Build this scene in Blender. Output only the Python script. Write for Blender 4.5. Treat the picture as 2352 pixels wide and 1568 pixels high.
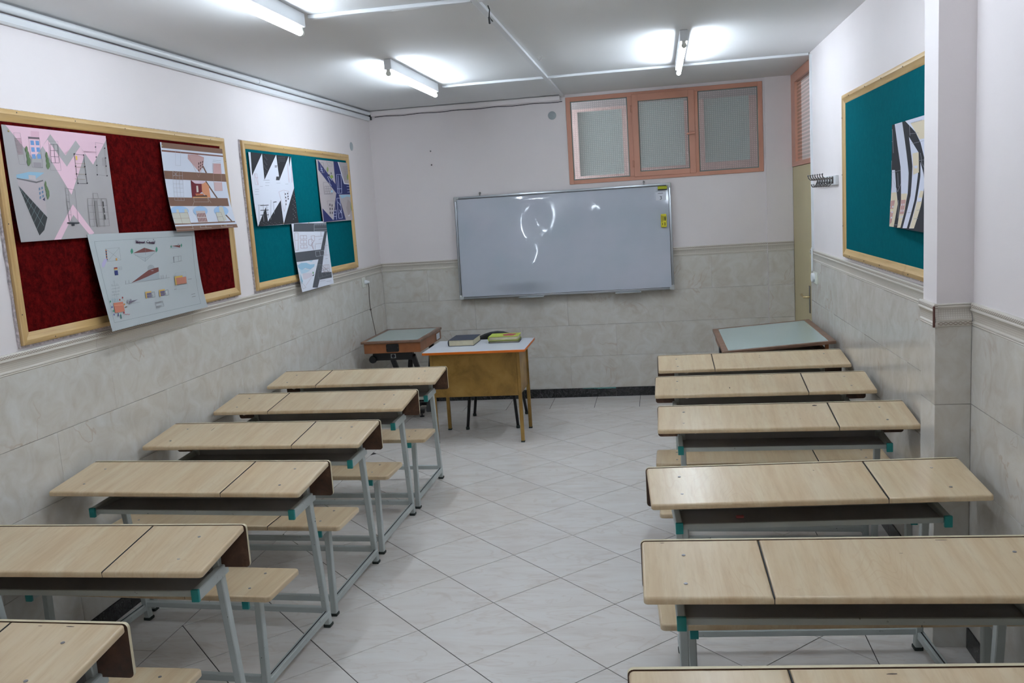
import bpy, bmesh, math, random
import numpy as np
from mathutils import Vector, Matrix, Euler

random.seed(7)
D = bpy.data
for o in list(D.objects):
    D.objects.remove(o, do_unlink=True)
SC = bpy.context.scene
COL = SC.collection

# ------------------------------------------------------------------ camera
cam_d = D.cameras.new('camera')
cam = D.objects.new('camera', cam_d)
COL.objects.link(cam)
CR = Vector((0.98546768, 0.15716343, -0.06444463))
CU = Vector((0.03917986, 0.15885203, 0.98652469))
CF = Vector((-0.16528276, 0.97471313, -0.1503859))
M = Matrix((CR, CU, -CF)).transposed().to_4x4()
M.translation = Vector((2.59652, -8.16884, 1.81570))
cam.matrix_world = M
cam_d.sensor_fit = 'HORIZONTAL'
cam_d.sensor_width = 36.0
cam_d.lens = 2036.02 / 2352 * 36.0
cam_d.clip_start = 0.02
SC.camera = cam

# ------------------------------------------------------------------ world, exposure
w = D.worlds.new('world')
SC.world = w
w.use_nodes = True
w.node_tree.nodes['Background'].inputs[0].default_value = (0.75, 0.85, 1.0, 1)
w.node_tree.nodes['Background'].inputs[1].default_value = 0.05
SC.view_settings.view_transform = 'Standard'
SC.view_settings.look = 'None'
SC.view_settings.gamma = 1.0
SC.view_settings.use_curve_mapping = False
SC.view_settings.exposure = 0.87
SC.cycles.diffuse_bounces = 3
SC.cycles.max_bounces = 5
SC.cycles.glossy_bounces = 2
SC.cycles.transmission_bounces = 3
SC.cycles.caustics_reflective = False
SC.cycles.caustics_refractive = False
TUBE_STRENGTH = 32.0
TUBE_COLOR = (0.80, 0.91, 1.03)
CORRIDOR_STRENGTH = 190.0

# room measures
WR = 3.7318           # face of the right wall
CEIL = 2.772
YB = -9.45            # rear wall behind the camera
YD = -1.235           # end of the right wall at the door recess
XD = 3.79             # door plane
XP, YP0, YP1 = 3.604, -4.52, -4.70      # pilaster
ZT, ZB = 1.3575, 1.2715                 # dado trim top and bottom
ROWS = [1.2715, 0.9755, 0.684, 0.389, 0.085]


def srgb(r, g, b):
    def f(c):
        c /= 255.0
        return c / 12.92 if c <= 0.04045 else ((c + 0.055) / 1.055) ** 2.4
    return (f(r), f(g), f(b), 1.0)


# ------------------------------------------------------------------ materials
MATS = {}


def newmat(name):
    m = D.materials.new(name)
    m.use_nodes = True
    n = m.node_tree.nodes
    l = m.node_tree.links
    b = n['Principled BSDF']
    MATS[name] = m
    return m, n, l, b


def mat(name, rgb, rough=0.5, metal=0.0, spec=0.5, noise=0.0, nscale=8.0, bump=0.0, bscale=60.0, coat=0.0):
    if name in MATS:
        return MATS[name]
    m, n, l, b = newmat(name)
    c = srgb(*rgb)
    b.inputs['Base Color'].default_value = c
    b.inputs['Roughness'].default_value = rough
    b.inputs['Metallic'].default_value = metal
    b.inputs['Specular IOR Level'].default_value = spec
    b.inputs['Coat Weight'].default_value = coat
    tc = n.new('ShaderNodeTexCoord')
    if noise > 0:
        t = n.new('ShaderNodeTexNoise')
        t.inputs['Scale'].default_value = nscale
        t.inputs['Detail'].default_value = 5
        l.new(tc.outputs['Object'], t.inputs['Vector'])
        r = n.new('ShaderNodeValToRGB')
        r.color_ramp.elements[0].position = 0.3
        r.color_ramp.elements[1].position = 0.7
        r.color_ramp.elements[0].color = tuple(x * (1 - noise) for x in c[:3]) + (1,)
        r.color_ramp.elements[1].color = tuple(min(1, x * (1 + noise)) for x in c[:3]) + (1,)
        l.new(t.outputs['Fac'], r.inputs['Fac'])
        l.new(r.outputs['Color'], b.inputs['Base Color'])
    if bump > 0:
        t2 = n.new('ShaderNodeTexNoise')
        t2.inputs['Scale'].default_value = bscale
        t2.inputs['Detail'].default_value = 4
        l.new(tc.outputs['Object'], t2.inputs['Vector'])
        bp = n.new('ShaderNodeBump')
        bp.inputs['Strength'].default_value = bump
        bp.inputs['Distance'].default_value = 0.004
        l.new(t2.outputs['Fac'], bp.inputs['Height'])
        l.new(bp.outputs['Normal'], b.inputs['Normal'])
    return m


def mathn(n, l, op, a, b=None, c=None):
    x = n.new('ShaderNodeMath')
    x.operation = op
    for i, v in enumerate((a, b, c)):
        if v is None:
            continue
        if isinstance(v, (int, float)):
            x.inputs[i].default_value = v
        else:
            l.new(v, x.inputs[i])
    return x.outputs[0]


def mixc(n, l, fac, a, b, typ='MIX'):
    x = n.new('ShaderNodeMix')
    x.data_type = 'RGBA'
    x.blend_type = typ
    for k, v in ((0, fac), (6, a), (7, b)):
        if isinstance(v, (int, float)):
            x.inputs[k].default_value = v
        elif isinstance(v, tuple):
            x.inputs[k].default_value = v
        else:
            l.new(v, x.inputs[k])
    return x.outputs[2]


def coords(n, l, scale=(1, 1, 1), rand=0.0):
    """object coordinates, scaled, shifted per object"""
    tc = n.new('ShaderNodeTexCoord')
    mp = n.new('ShaderNodeMapping')
    mp.inputs['Scale'].default_value = scale
    l.new(tc.outputs['Object'], mp.inputs['Vector'])
    if rand:
        oi = n.new('ShaderNodeObjectInfo')
        cb = n.new('ShaderNodeCombineXYZ')
        s = mathn(n, l, 'MULTIPLY', oi.outputs['Random'], rand)
        l.new(s, cb.inputs[0])
        l.new(s, cb.inputs[1])
        l.new(s, cb.inputs[2])
        l.new(cb.outputs[0], mp.inputs['Location'])
    return mp.outputs['Vector']


def noise(n, l, vec, scale, detail=4, rough=0.5, dist=0.0):
    t = n.new('ShaderNodeTexNoise')
    t.inputs['Scale'].default_value = scale
    t.inputs['Detail'].default_value = detail
    t.inputs['Roughness'].default_value = rough
    t.inputs['Distortion'].default_value = dist
    l.new(vec, t.inputs['Vector'])
    return t.outputs['Fac']


def ramp(n, l, fac, stops):
    r = n.new('ShaderNodeValToRGB')
    e = r.color_ramp.elements
    while len(e) < len(stops):
        e.new(0.5)
    for i, (p, c) in enumerate(stops):
        e[i].position = p
        e[i].color = c
    l.new(fac, r.inputs['Fac'])
    return r.outputs['Color']


def bump(n, l, b, h, strength=0.3, dist=0.002):
    bp = n.new('ShaderNodeBump')
    bp.inputs['Strength'].default_value = strength
    bp.inputs['Distance'].default_value = dist
    l.new(h, bp.inputs['Height'])
    l.new(bp.outputs['Normal'], b.inputs['Normal'])


def vein(n, l, f, wd):
    a = mathn(n, l, 'ABSOLUTE', mathn(n, l, 'SUBTRACT', f, 0.5))
    a = mathn(n, l, 'SUBTRACT', 1.0, mathn(n, l, 'DIVIDE', a, wd))
    return mathn(n, l, 'MAXIMUM', a, 0.0)


WHITE = (1, 1, 1, 1)
BLACK = (0, 0, 0, 1)


def mat_wall_tile():
    m, n, l, b = newmat('wall_tile')
    v = coords(n, l, (1, 1, 1), 3.0)
    f1 = noise(n, l, v, 8.5, 5, 0.6, 0.9)
    base = ramp(n, l, f1, [(0.28, srgb(201, 193, 181)), (0.5, srgb(211, 206, 197)), (0.72, srgb(219, 216, 210))])
    f2 = noise(n, l, v, 2.4, 4, 0.55, 0.9)
    a = vein(n, l, f2, 0.012)
    f3 = noise(n, l, v, 2.6, 1)
    g = ramp(n, l, f3, [(0.52, BLACK), (0.66, WHITE)])
    a = mathn(n, l, 'MULTIPLY', a, g)
    a = mathn(n, l, 'MULTIPLY', a, 0.45)
    c = mixc(n, l, a, base, srgb(178, 150, 124))
    l.new(c, b.inputs['Base Color'])
    b.inputs['Roughness'].default_value = 0.16
    b.inputs['Specular IOR Level'].default_value = 0.45
    return m


def mat_floor_tile():
    m, n, l, b = newmat('floor_tile')
    v = coords(n, l, (1, 1, 1), 7.0)
    vs = coords(n, l, (1.0, 3.2, 1), 7.0)
    f1 = noise(n, l, vs, 2.6, 4, 0.55, 1.0)
    base = ramp(n, l, f1, [(0.3, srgb(224, 216, 209)), (0.5, srgb(232, 226, 220)), (0.75, srgb(236, 232, 227))])
    f2 = noise(n, l, vs, 2.2, 3, 0.5, 1.6)
    a = mathn(n, l, 'MULTIPLY', vein(n, l, f2, 0.03), 0.30)
    c = mixc(n, l, a, base, srgb(206, 190, 176))
    l.new(c, b.inputs['Base Color'])
    b.inputs['Roughness'].default_value = 0.22
    b.inputs['Specular IOR Level'].default_value = 0.45
    return m


def mat_wood_top():
    m, n, l, b = newmat('maple_laminate')
    v = coords(n, l, (1, 1, 1), 9.0)
    vs = coords(n, l, (14, 1.0, 1), 9.0)
    vg = coords(n, l, (5, 1.2, 5), 9.0)
    f1 = noise(n, l, vs, 1.6, 4, 0.55, 0.3)
    base = ramp(n, l, f1, [(0.3, srgb(203, 176, 140)), (0.5, srgb(212, 189, 154)), (0.72, srgb(217, 199, 167))])
    f2 = noise(n, l, vg, 1.0, 2, 0.45, 0.2)
    s = mathn(n, l, 'SINE', mathn(n, l, 'MULTIPLY', f2, 190.0))
    s = mathn(n, l, 'MAXIMUM', mathn(n, l, 'DIVIDE', mathn(n, l, 'SUBTRACT', s, 0.72), 0.28), 0.0)
    s = mathn(n, l, 'MULTIPLY', s, ramp(n, l, noise(n, l, v, 3.5, 2), [(0.40, BLACK), (0.7, WHITE)]))
    s = mathn(n, l, 'MULTIPLY', s, 0.30)
    c = mixc(n, l, s, base, srgb(196, 160, 122))
    vf = coords(n, l, (70, 2.2, 70), 9.0)
    f6 = noise(n, l, vf, 1.0, 3, 0.6)
    c = mixc(n, l, ramp(n, l, f6, [(0.48, BLACK), (0.75, (0.30,) * 3 + (1,))]), c, srgb(182, 150, 112))
    f3 = noise(n, l, v, 3.0, 3, 0.5)
    d = ramp(n, l, f3, [(0.52, BLACK), (0.85, (0.35,) * 3 + (1,))])
    c = mixc(n, l, d, c, srgb(186, 168, 142))
    l.new(c, b.inputs['Base Color'])
    b.inputs['Roughness'].default_value = 0.28
    b.inputs['Specular IOR Level'].default_value = 0.4
    return m


def mat_pine(name, ax, c0, c1, c2):
    """pine moulding with the grain along local axis ax"""
    m, n, l, b = newmat(name)
    sc = [22, 22, 22]
    sc[ax] = 1.0
    v = coords(n, l, tuple(sc), 5.0)
    f = noise(n, l, v, 1.6, 5, 0.6, 0.5)
    base = ramp(n, l, f, [(0.28, srgb(*c0)), (0.5, srgb(*c1)), (0.75, srgb(*c2))])
    v2 = coords(n, l, (1, 1, 1), 5.0)
    k = noise(n, l, v2, 6.0, 3)
    kk = ramp(n, l, k, [(0.70, BLACK), (0.80, (0.7,) * 3 + (1,))])
    c = mixc(n, l, kk, base, srgb(150, 112, 66))
    l.new(c, b.inputs['Base Color'])
    b.inputs['Roughness'].default_value = 0.45
    return m


def mat_felt(name, c0, c1):
    m, n, l, b = newmat(name)
    v = coords(n, l)
    f = noise(n, l, v, 34, 6, 0.75, 0.3)
    f2 = noise(n, l, v, 260, 2)
    x = mathn(n, l, 'ADD', mathn(n, l, 'MULTIPLY', f, 0.8), mathn(n, l, 'MULTIPLY', f2, 0.2))
    l.new(ramp(n, l, x, [(0.38, srgb(*c0)), (0.62, srgb(*c1))]), b.inputs['Base Color'])
    b.inputs['Roughness'].default_value = 0.95
    b.inputs['Specular IOR Level'].default_value = 0.03
    bump(n, l, b, f2, 0.4, 0.002)
    return m


def mat_trim(name, zlo, zhi, flip=False):
    """dado trim tile: braid along one edge, fine dot relief on the cove"""
    m, n, l, b = newmat(name)
    tc = n.new('ShaderNodeTexCoord')
    sp = n.new('ShaderNodeSeparateXYZ')
    l.new(tc.outputs['Object'], sp.inputs[0])
    x = sp.outputs[0]
    z = sp.outputs[2]
    zc = mathn(n, l, 'SUBTRACT', z, (ZB + 0.0120) if flip else (ZB + 0.0745))
    out = None
    for ph in (0.0, math.pi):
        sn = mathn(n, l, 'SINE', mathn(n, l, 'ADD', mathn(n, l, 'MULTIPLY', x, 2 * math.pi / 0.034), ph))
        dd = mathn(n, l, 'ABSOLUTE', mathn(n, l, 'SUBTRACT', zc, mathn(n, l, 'MULTIPLY', sn, 0.0042)))
        q = mathn(n, l, 'LESS_THAN', dd, 0.0019)
        out = q if out is None else mathn(n, l, 'MAXIMUM', out, q)
    # dot relief
    k = 2 * math.pi / 0.0115
    s1 = mathn(n, l, 'SINE', mathn(n, l, 'MULTIPLY', mathn(n, l, 'ADD', x, z), k * 0.7))
    s2 = mathn(n, l, 'SINE', mathn(n, l, 'MULTIPLY', mathn(n, l, 'SUBTRACT', x, z), k * 0.7))
    dots = mathn(n, l, 'MULTIPLY', s1, s2)
    lo = mathn(n, l, 'GREATER_THAN', z, ZB + (0.028 if flip else 0.021))
    hi = mathn(n, l, 'LESS_THAN', z, ZB + (0.066 if flip else 0.057))
    zone = mathn(n, l, 'MULTIPLY', lo, hi)
    dz = mathn(n, l, 'MULTIPLY', mathn(n, l, 'GREATER_THAN', dots, 0.15), zone)
    c = mixc(n, l, mathn(n, l, 'MULTIPLY', zone, 0.55), srgb(214, 207, 196), srgb(186, 177, 164))
    c = mixc(n, l, mathn(n, l, 'MULTIPLY', dz, 0.75), c, srgb(219, 213, 203))
    c = mixc(n, l, mathn(n, l, 'MULTIPLY', out, 0.8), c, srgb(150, 134, 120))
    l.new(c, b.inputs['Base Color'])
    b.inputs['Roughness'].default_value = 0.25
    h = mathn(n, l, 'ADD', mathn(n, l, 'MULTIPLY', dz, 0.6), mathn(n, l, 'MULTIPLY', out, -1.0))
    bump(n, l, b, h, 0.5, 0.0015)
    return m


def mat_marble_black():
    m, n, l, b = newmat('black_marble')
    v = coords(n, l, (1, 1, 1), 4.0)
    f = noise(n, l, v, 9, 6, 0.7, 2.5)
    a = mathn(n, l, 'ABSOLUTE', mathn(n, l, 'SUBTRACT', f, 0.5))
    a = mathn(n, l, 'LESS_THAN', a, 0.007)
    a = mathn(n, l, 'MULTIPLY', a, noise(n, l, v, 5, 2))
    c = mixc(n, l, a, srgb(28, 29, 31), srgb(150, 150, 150))
    # teal paint smeared on the upper edge
    tc = n.new('ShaderNodeTexCoord')
    sp = n.new('ShaderNodeSeparateXYZ')
    l.new(tc.outputs['Object'], sp.inputs[0])
    e = mathn(n, l, 'MULTIPLY', noise(n, l, v, 6, 5, 0.7), 0.030)
    t = mathn(n, l, 'GREATER_THAN', sp.outputs[2], mathn(n, l, 'SUBTRACT', 0.093, e))
    g = mathn(n, l, 'GREATER_THAN', noise(n, l, v, 2.2, 2), 0.55)
    t = mathn(n, l, 'MULTIPLY', t, g)
    c = mixc(n, l, t, c, srgb(96, 160, 158))
    l.new(c, b.inputs['Base Color'])
    b.inputs['Roughness'].default_value = 0.22
    return m


def mat_pane(name, axis, reeded=False):
    """patterned glass: clear body with a glossy, lens-pressed face"""
    m, n, l, b = newmat(name)
    out = n['Material Output']
    n.remove(b)
    tc = n.new('ShaderNodeTexCoord')
    sp = n.new('ShaderNodeSeparateXYZ')
    l.new(tc.outputs['Object'], sp.inputs[0])
    a = sp.outputs[axis]
    z = sp.outputs[2]
    sz = mathn(n, l, 'SINE', mathn(n, l, 'MULTIPLY', z, 2 * math.pi / (0.030 if reeded else 0.0165)))
    if reeded:
        h = sz
        f = mathn(n, l, 'GREATER_THAN', sz, 0.1)
    else:
        sx = mathn(n, l, 'SINE', mathn(n, l, 'MULTIPLY', a, 2 * math.pi / 0.0185))
        h = mathn(n, l, 'ADD', sx, sz)
        f = mathn(n, l, 'GREATER_THAN', mathn(n, l, 'MINIMUM', sx, sz), 0.0)
    bp = n.new('ShaderNodeBump')
    bp.inputs['Strength'].default_value = 0.9
    bp.inputs['Distance'].default_value = 0.004
    l.new(h, bp.inputs['Height'])
    tr = n.new('ShaderNodeBsdfTransparent')
    l.new(mixc(n, l, f, (0.80, 0.84, 0.84, 1), (0.97, 0.98, 0.98, 1)), tr.inputs['Color'])
    gl = n.new('ShaderNodeBsdfGlossy')
    gl.inputs['Roughness'].default_value = 0.15
    gl.inputs['Color'].default_value = (0.9, 0.93, 0.93, 1)
    l.new(bp.outputs['Normal'], gl.inputs['Normal'])
    mx = n.new('ShaderNodeMixShader')
    l.new(mathn(n, l, 'ADD', mathn(n, l, 'MULTIPLY', f, 0.10), 0.10), mx.inputs[0])
    l.new(tr.outputs[0], mx.inputs[1])
    l.new(gl.outputs[0], mx.inputs[2])
    l.new(mx.outputs[0], out.inputs['Surface'])
    return m


def mat_emit(name, color, strength):
    m, n, l, b = newmat(name)
    b.inputs['Base Color'].default_value = (0.9, 0.9, 0.9, 1)
    b.inputs['Emission Color'].default_value = tuple(color) + (1,)
    b.inputs['Emission Strength'].default_value = strength
    return m


def mat_brown_board():
    m, n, l, b = newmat('brown_hardboard')
    v = coords(n, l, (1, 1, 1), 6.0)
    f = noise(n, l, v, 9, 6, 0.7, 0.8)
    l.new(ramp(n, l, f, [(0.3, srgb(52, 34, 26)), (0.55, srgb(88, 60, 44)), (0.75, srgb(132, 98, 74))]), b.inputs['Base Color'])
    b.inputs['Roughness'].default_value = 0.4
    return m


def mat_brass_panel():
    m, n, l, b = newmat('gold_painted_steel')
    v = coords(n, l)
    f = noise(n, l, v, 4.5, 5, 0.6, 0.6)
    l.new(ramp(n, l, f, [(0.3, srgb(120, 92, 44)), (0.5, srgb(164, 126, 62)), (0.72, srgb(182, 146, 80))]), b.inputs['Base Color'])
    b.inputs['Roughness'].default_value = 0.38
    b.inputs['Metallic'].default_value = 0.35
    return m


def mat_whiteboard():
    m, n, l, b = newmat('whiteboard_enamel')
    v = coords(n, l)
    f = noise(n, l, v, 2.4, 3, 0.5)
    l.new(ramp(n, l, f, [(0.35, srgb(186, 194, 204)), (0.65, srgb(196, 199, 210))]), b.inputs['Base Color'])
    b.inputs['Roughness'].default_value = 0.06
    b.inputs['Specular IOR Level'].default_value = 0.75
    return m


def mat_steel_paint():
    m, n, l, b = newmat('grey_painted_steel')
    v = coords(n, l, (1, 1, 1), 8.0)
    f = noise(n, l, v, 5, 4)
    base = ramp(n, l, f, [(0.3, srgb(176, 183, 180)), (0.7, srgb(192, 198, 195))])
    f2 = noise(n, l, v, 34, 5, 0.7)
    ch = mathn(n, l, 'GREATER_THAN', f2, 0.685)
    l.new(mixc(n, l, ch, base, srgb(66, 68, 66)), b.inputs['Base Color'])
    b.inputs['Roughness'].default_value = 0.42
    return m


mat_wall_tile(); mat_floor_tile(); mat_wood_top()
mat_pine('pine_y', 1, (176, 138, 84), (203, 168, 112), (214, 184, 134))
mat_pine('pine_z', 2, (176, 138, 84), (203, 168, 112), (214, 184, 134))
mat_felt('red_felt', (52, 4, 6), (98, 14, 14))
mat_felt('teal_felt', (2, 90, 99), (6, 97, 105))
mat_trim('trim_tile', ZB, ZT)
mat_trim('trim_tile_flipped', ZB, ZT, True)
mat_marble_black(); mat_pane('patterned_glass', 0); mat_pane('reeded_glass', 1, True)
mat_brown_board(); mat_brass_panel(); mat_whiteboard(); mat_steel_paint()
mat_emit('tube_glow', TUBE_COLOR, TUBE_STRENGTH)
mat_emit('tube_glow_strong', TUBE_COLOR, TUBE_STRENGTH * 1.40)  # far lamps set stronger to brighten the whiteboard wall
mat_emit('tube_glow_weak', TUBE_COLOR, TUBE_STRENGTH * 0.85)  # rear lamps set weaker to darken the near walls and desks
mat_emit('corridor_fill_glow', TUBE_COLOR, CORRIDOR_STRENGTH)  # glow of the lamps added in the corridor
mat_emit('corridor_fill_dim', TUBE_COLOR, CORRIDOR_STRENGTH * 0.2)
mat('corridor_grey', (206, 206, 206), 0.7)
mat('wall_paint', (238, 230, 229), 0.6, spec=0.3, noise=0.015, nscale=3, bump=0.06, bscale=90)
mat('ceiling_paint', (238, 238, 238), 0.8, spec=0.2, noise=0.015, nscale=1.5)
mat('corridor_paint', (226, 196, 188), 0.7)
mat('grout', (52, 48, 46), 0.9)
mat('white_plastic', (228, 230, 232), 0.35)
mat('ivory_plastic', (222, 222, 210), 0.35)
mat('salmon_paint', (206, 148, 124), 0.4, noise=0.04, nscale=5)
mat('putty', (120, 134, 128), 0.8)
mat('beige_door', (198, 184, 142), 0.45, noise=0.04, nscale=3)
mat('teal_cap', (32, 140, 138), 0.4)
mat('black_rubber', (38, 48, 44), 0.6)
mat('black_metal', (28, 28, 30), 0.4)
mat('black_plastic', (22, 22, 24), 0.3)
mat('aluminium', (176, 180, 184), 0.3, metal=0.85)
mat('chrome', (190, 190, 192), 0.16, metal=1.0)
mat('dark_chrome', (120, 118, 118), 0.2, metal=1.0)
mat('corner_grey', (186, 188, 186), 0.4)
mat('dark_line', (40, 40, 42), 0.6)
mat('tray_grey', (158, 158, 160), 0.45, noise=0.10, nscale=7)
mat('white_laminate', (222, 226, 234), 0.2)
mat('orange_edge', (222, 112, 20), 0.4)
mat('mahogany', (150, 92, 54), 0.4, noise=0.16, nscale=14)
mat('mahogany_rail', (124, 94, 76), 0.42, noise=0.22, nscale=18)
mat('table_glass', (176, 196, 194), 0.08, coat=0.3)
mat('dark_glass_edge', (30, 40, 42), 0.2)
mat('page_cream', (206, 196, 166), 0.8, noise=0.06, nscale=40)
mat('navy_cover', (40, 46, 62), 0.5)
mat('lime_cover', (182, 196, 66), 0.45)
mat('crimson_print', (168, 48, 70), 0.5)
mat('yellow_plastic', (222, 208, 40), 0.4)
mat('lime_sponge', (186, 190, 48), 0.8)
mat('paper_white', (226, 228, 236), 0.8)
mat('paper_sage', (218, 230, 230), 0.85)
_n, _l = MATS['paper_sage'].node_tree.nodes, MATS['paper_sage'].node_tree.links
_t = _n.new('ShaderNodeBsdfTranslucent')
_t.inputs['Color'].default_value = srgb(222, 236, 232)
_x = _n.new('ShaderNodeMixShader')
_x.inputs[0].default_value = 0.6
_l.new(_n['Principled BSDF'].outputs[0], _x.inputs[1])
_l.new(_t.outputs[0], _x.inputs[2])
_l.new(_x.outputs[0], _n['Material Output'].inputs['Surface'])
mat('ink', (40, 40, 48), 0.8)
mat('screw_steel', (150, 150, 156), 0.35, metal=0.7)
mat('brown_chip', (98, 62, 54), 0.7)
mat('backing_board', (196, 186, 188), 0.8, noise=0.45, nscale=70)
mat('dark_gap', (34, 34, 46), 0.8)
mat('disc_plastic', (164, 172, 174), 0.3)
mat('cable_brown', (96, 84, 74), 0.6)
mat('brass', (196, 176, 130), 0.3, metal=0.8)
mat('scuff', (70, 58, 52), 0.7)
mat('pink_rubber', (176, 96, 98), 0.8)


# ------------------------------------------------------------------ mesh builder
class MB:
    def __init__(s):
        s.v = []
        s.f = []
        s.m = []
        s.flat = set()

    def add(s, v, f, mi=0):
        k = len(s.v)
        s.v += [tuple(p) for p in v]
        s.f += [tuple(i + k for i in q) for q in f]
        s.m += [mi] * len(f)

    def box(s, x0, y0, z0, x1, y1, z1, mi=0):
        x0, x1 = min(x0, x1), max(x0, x1)
        y0, y1 = min(y0, y1), max(y0, y1)
        z0, z1 = min(z0, z1), max(z0, z1)
        v = [(x0, y0, z0), (x1, y0, z0), (x1, y1, z0), (x0, y1, z0), (x0, y0, z1), (x1, y0, z1), (x1, y1, z1), (x0, y1, z1)]
        s.add(v, [(0, 3, 2, 1), (4, 5, 6, 7), (0, 1, 5, 4), (1, 2, 6, 5), (2, 3, 7, 6), (3, 0, 4, 7)], mi)
        return s

    def cbox(s, x0, y0, z0, x1, y1, z1, c=0.003, mi=0):
        """box with chamfered edges"""
        b = bmesh.new()
        t = MB().box(x0, y0, z0, x1, y1, z1)
        vs = [b.verts.new(p) for p in t.v]
        for q in t.f:
            b.faces.new([vs[i] for i in q])
        bmesh.ops.bevel(b, geom=list(b.edges), offset=c, segments=2, affect='EDGES', profile=0.5)
        b.verts.index_update()
        s.add([v.co[:] for v in b.verts], [[v.index for v in f.verts] for f in b.faces], mi)
        b.free()
        return s

    def bar(s, p, q, wx, wy, up=(0, 0, 1), mi=0, c=0.0):
        """rectangular bar from p to q; wx along the side axis, wy along the other"""
        p = Vector(p)
        q = Vector(q)
        d = (q - p).normalized()
        u = Vector(up)
        if abs(d.dot(u)) > 0.97:
            u = Vector((0, 1, 0))
        a = d.cross(u).normalized()
        b = a.cross(d).normalized()
        v = []
        if c <= 0:
            prof = [(-1, -1), (1, -1), (1, 1), (-1, 1)]
            pr = [(i * wx / 2, j * wy / 2) for i, j in prof]
        else:
            X, Y = wx / 2, wy / 2
            pr = [(-X + c, -Y), (X - c, -Y), (X, -Y + c), (X, Y - c), (X - c, Y), (-X + c, Y), (-X, Y - c), (-X, -Y + c)]
        k = len(pr)
        for e in (p, q):
            v += [e + a * i + b * j for i, j in pr]
        f = [(i, (i + 1) % k, k + (i + 1) % k, k + i) for i in range(k)]
        f += [tuple(reversed(range(k))), tuple(range(k, 2 * k))]
        s.flat.update(range(len(s.f), len(s.f) + len(f)))
        s.add(v, f, mi)
        return s

    def tube(s, pts, r, seg=8, mi=0, cap=True):
        pts = [Vector(p) for p in pts]
        n = len(pts)
        rs = r if isinstance(r, (list, tuple)) else [r] * n
        prev = None
        v = []
        for i, p in enumerate(pts):
            t = (pts[min(i + 1, n - 1)] - pts[max(i - 1, 0)]).normalized()
            if prev is None:
                a = t.cross(Vector((0, 0, 1)))
                if a.length < 1e-3:
                    a = t.cross(Vector((1, 0, 0)))
            else:
                a = prev - t * prev.dot(t)
            a.normalize()
            prev = a
            b = t.cross(a)
            for k in range(seg):
                an = 2 * math.pi * k / seg
                v.append(p + (a * math.cos(an) + b * math.sin(an)) * rs[i])
        f = []
        for i in range(n - 1):
            for k in range(seg):
                k2 = (k + 1) % seg
                f.append((i * seg + k, i * seg + k2, (i + 1) * seg + k2, (i + 1) * seg + k))
        if cap:
            f.append(tuple(reversed(range(seg))))
            f.append(tuple(range((n - 1) * seg, n * seg)))
        s.add(v, f, mi)
        return s

    def lathe(s, prof, origin, axis='z', seg=20, mi=0):
        o = Vector(origin)
        v = []
        for r, h in prof:
            for k in range(seg):
                an = 2 * math.pi * k / seg
                c, d = r * math.cos(an), r * math.sin(an)
                if axis == 'z':
                    v.append(o + Vector((c, d, h)))
                elif axis == 'y':
                    v.append(o + Vector((c, h, d)))
                else:
                    v.append(o + Vector((h, c, d)))
        f = []
        for i in range(len(prof) - 1):
            for k in range(seg):
                k2 = (k + 1) % seg
                f.append((i * seg + k, i * seg + k2, (i + 1) * seg + k2, (i + 1) * seg + k))
        f.append(tuple(range(seg)))
        f.append(tuple(range((len(prof) - 1) * seg, len(prof) * seg)))
        s.add(v, f, mi)
        return s

    def slab(s, outline, z0, z1, b=0.006, seg=3, mi=0, bb=0.0):
        """convex outline (ccw) extruded z0..z1 with a rounded top edge"""
        def inset(o, d):
            r = []
            n = len(o)
            for i in range(n):
                p, c, q = Vector(o[i - 1]), Vector(o[i]), Vector(o[(i + 1) % n])
                e1 = (c - p).normalized()
                e2 = (q - c).normalized()
                n1 = Vector((-e1.y, e1.x))
                n2 = Vector((-e2.y, e2.x))
                m = (n1 + n2)
                m = m / max(0.2, (1 + n1.dot(n2)))
                r.append((c.x + m.x * d, c.y + m.y * d))
            return r
        rings = []
        if bb > 0:
            for i in range(seg + 1):
                t = math.pi / 2 * (1 - i / seg)
                rings.append((inset(outline, bb * (1 - math.cos(t))), z0 + bb * (1 - math.sin(t))))
        else:
            rings.append((outline, z0))
        for i in range(seg + 1):
            t = math.pi / 2 * i / seg
            rings.append((inset(outline, b * (1 - math.cos(t))), z1 - b + b * math.sin(t)))
        n = len(outline)
        v = [(p[0], p[1], z) for o, z in rings for p in o]
        f = []
        for i in range(len(rings) - 1):
            for k in range(n):
                k2 = (k + 1) % n
                f.append((i * n + k, i * n + k2, (i + 1) * n + k2, (i + 1) * n + k))
        f.append(tuple(reversed(range(n))))
        f.append(tuple(range((len(rings) - 1) * n, len(rings) * n)))
        s.add(v, f, mi)
        return s

    def xf(s, fn):
        s.v = [tuple(fn(Vector(p))) for p in s.v]
        return s

    def mesh(s, name, mats, smooth=True):
        me = D.meshes.new(name)
        me.from_pydata(s.v, [], s.f)
        b = bmesh.new()
        b.from_mesh(me)
        bmesh.ops.recalc_face_normals(b, faces=b.faces)
        b.to_mesh(me)
        b.free()
        for x in (mats if isinstance(mats, (list, tuple)) else [mats]):
            me.materials.append(MATS[x] if isinstance(x, str) else x)
        me.polygons.foreach_set('material_index', s.m)
        if smooth:
            vs_ = [Vector(p_) for p_ in s.v]
            sm = []
            for q_ in me.polygons:
                if q_.index in s.flat:
                    sm.append(False)
                    continue
                ids = list(q_.vertices)
                short = min((vs_[ids[i]] - vs_[ids[i - 1]]).length for i in range(len(ids)))
                sm.append(len(ids) <= 4 and short < 0.03)      # broad faces stay flat, edges are rounded
            me.polygons.foreach_set('use_smooth', [True] * len(me.polygons))
            me.set_sharp_from_angle(angle=math.radians(34))
            me.polygons.foreach_set('use_smooth', sm)
        me.update()
        return me

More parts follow.
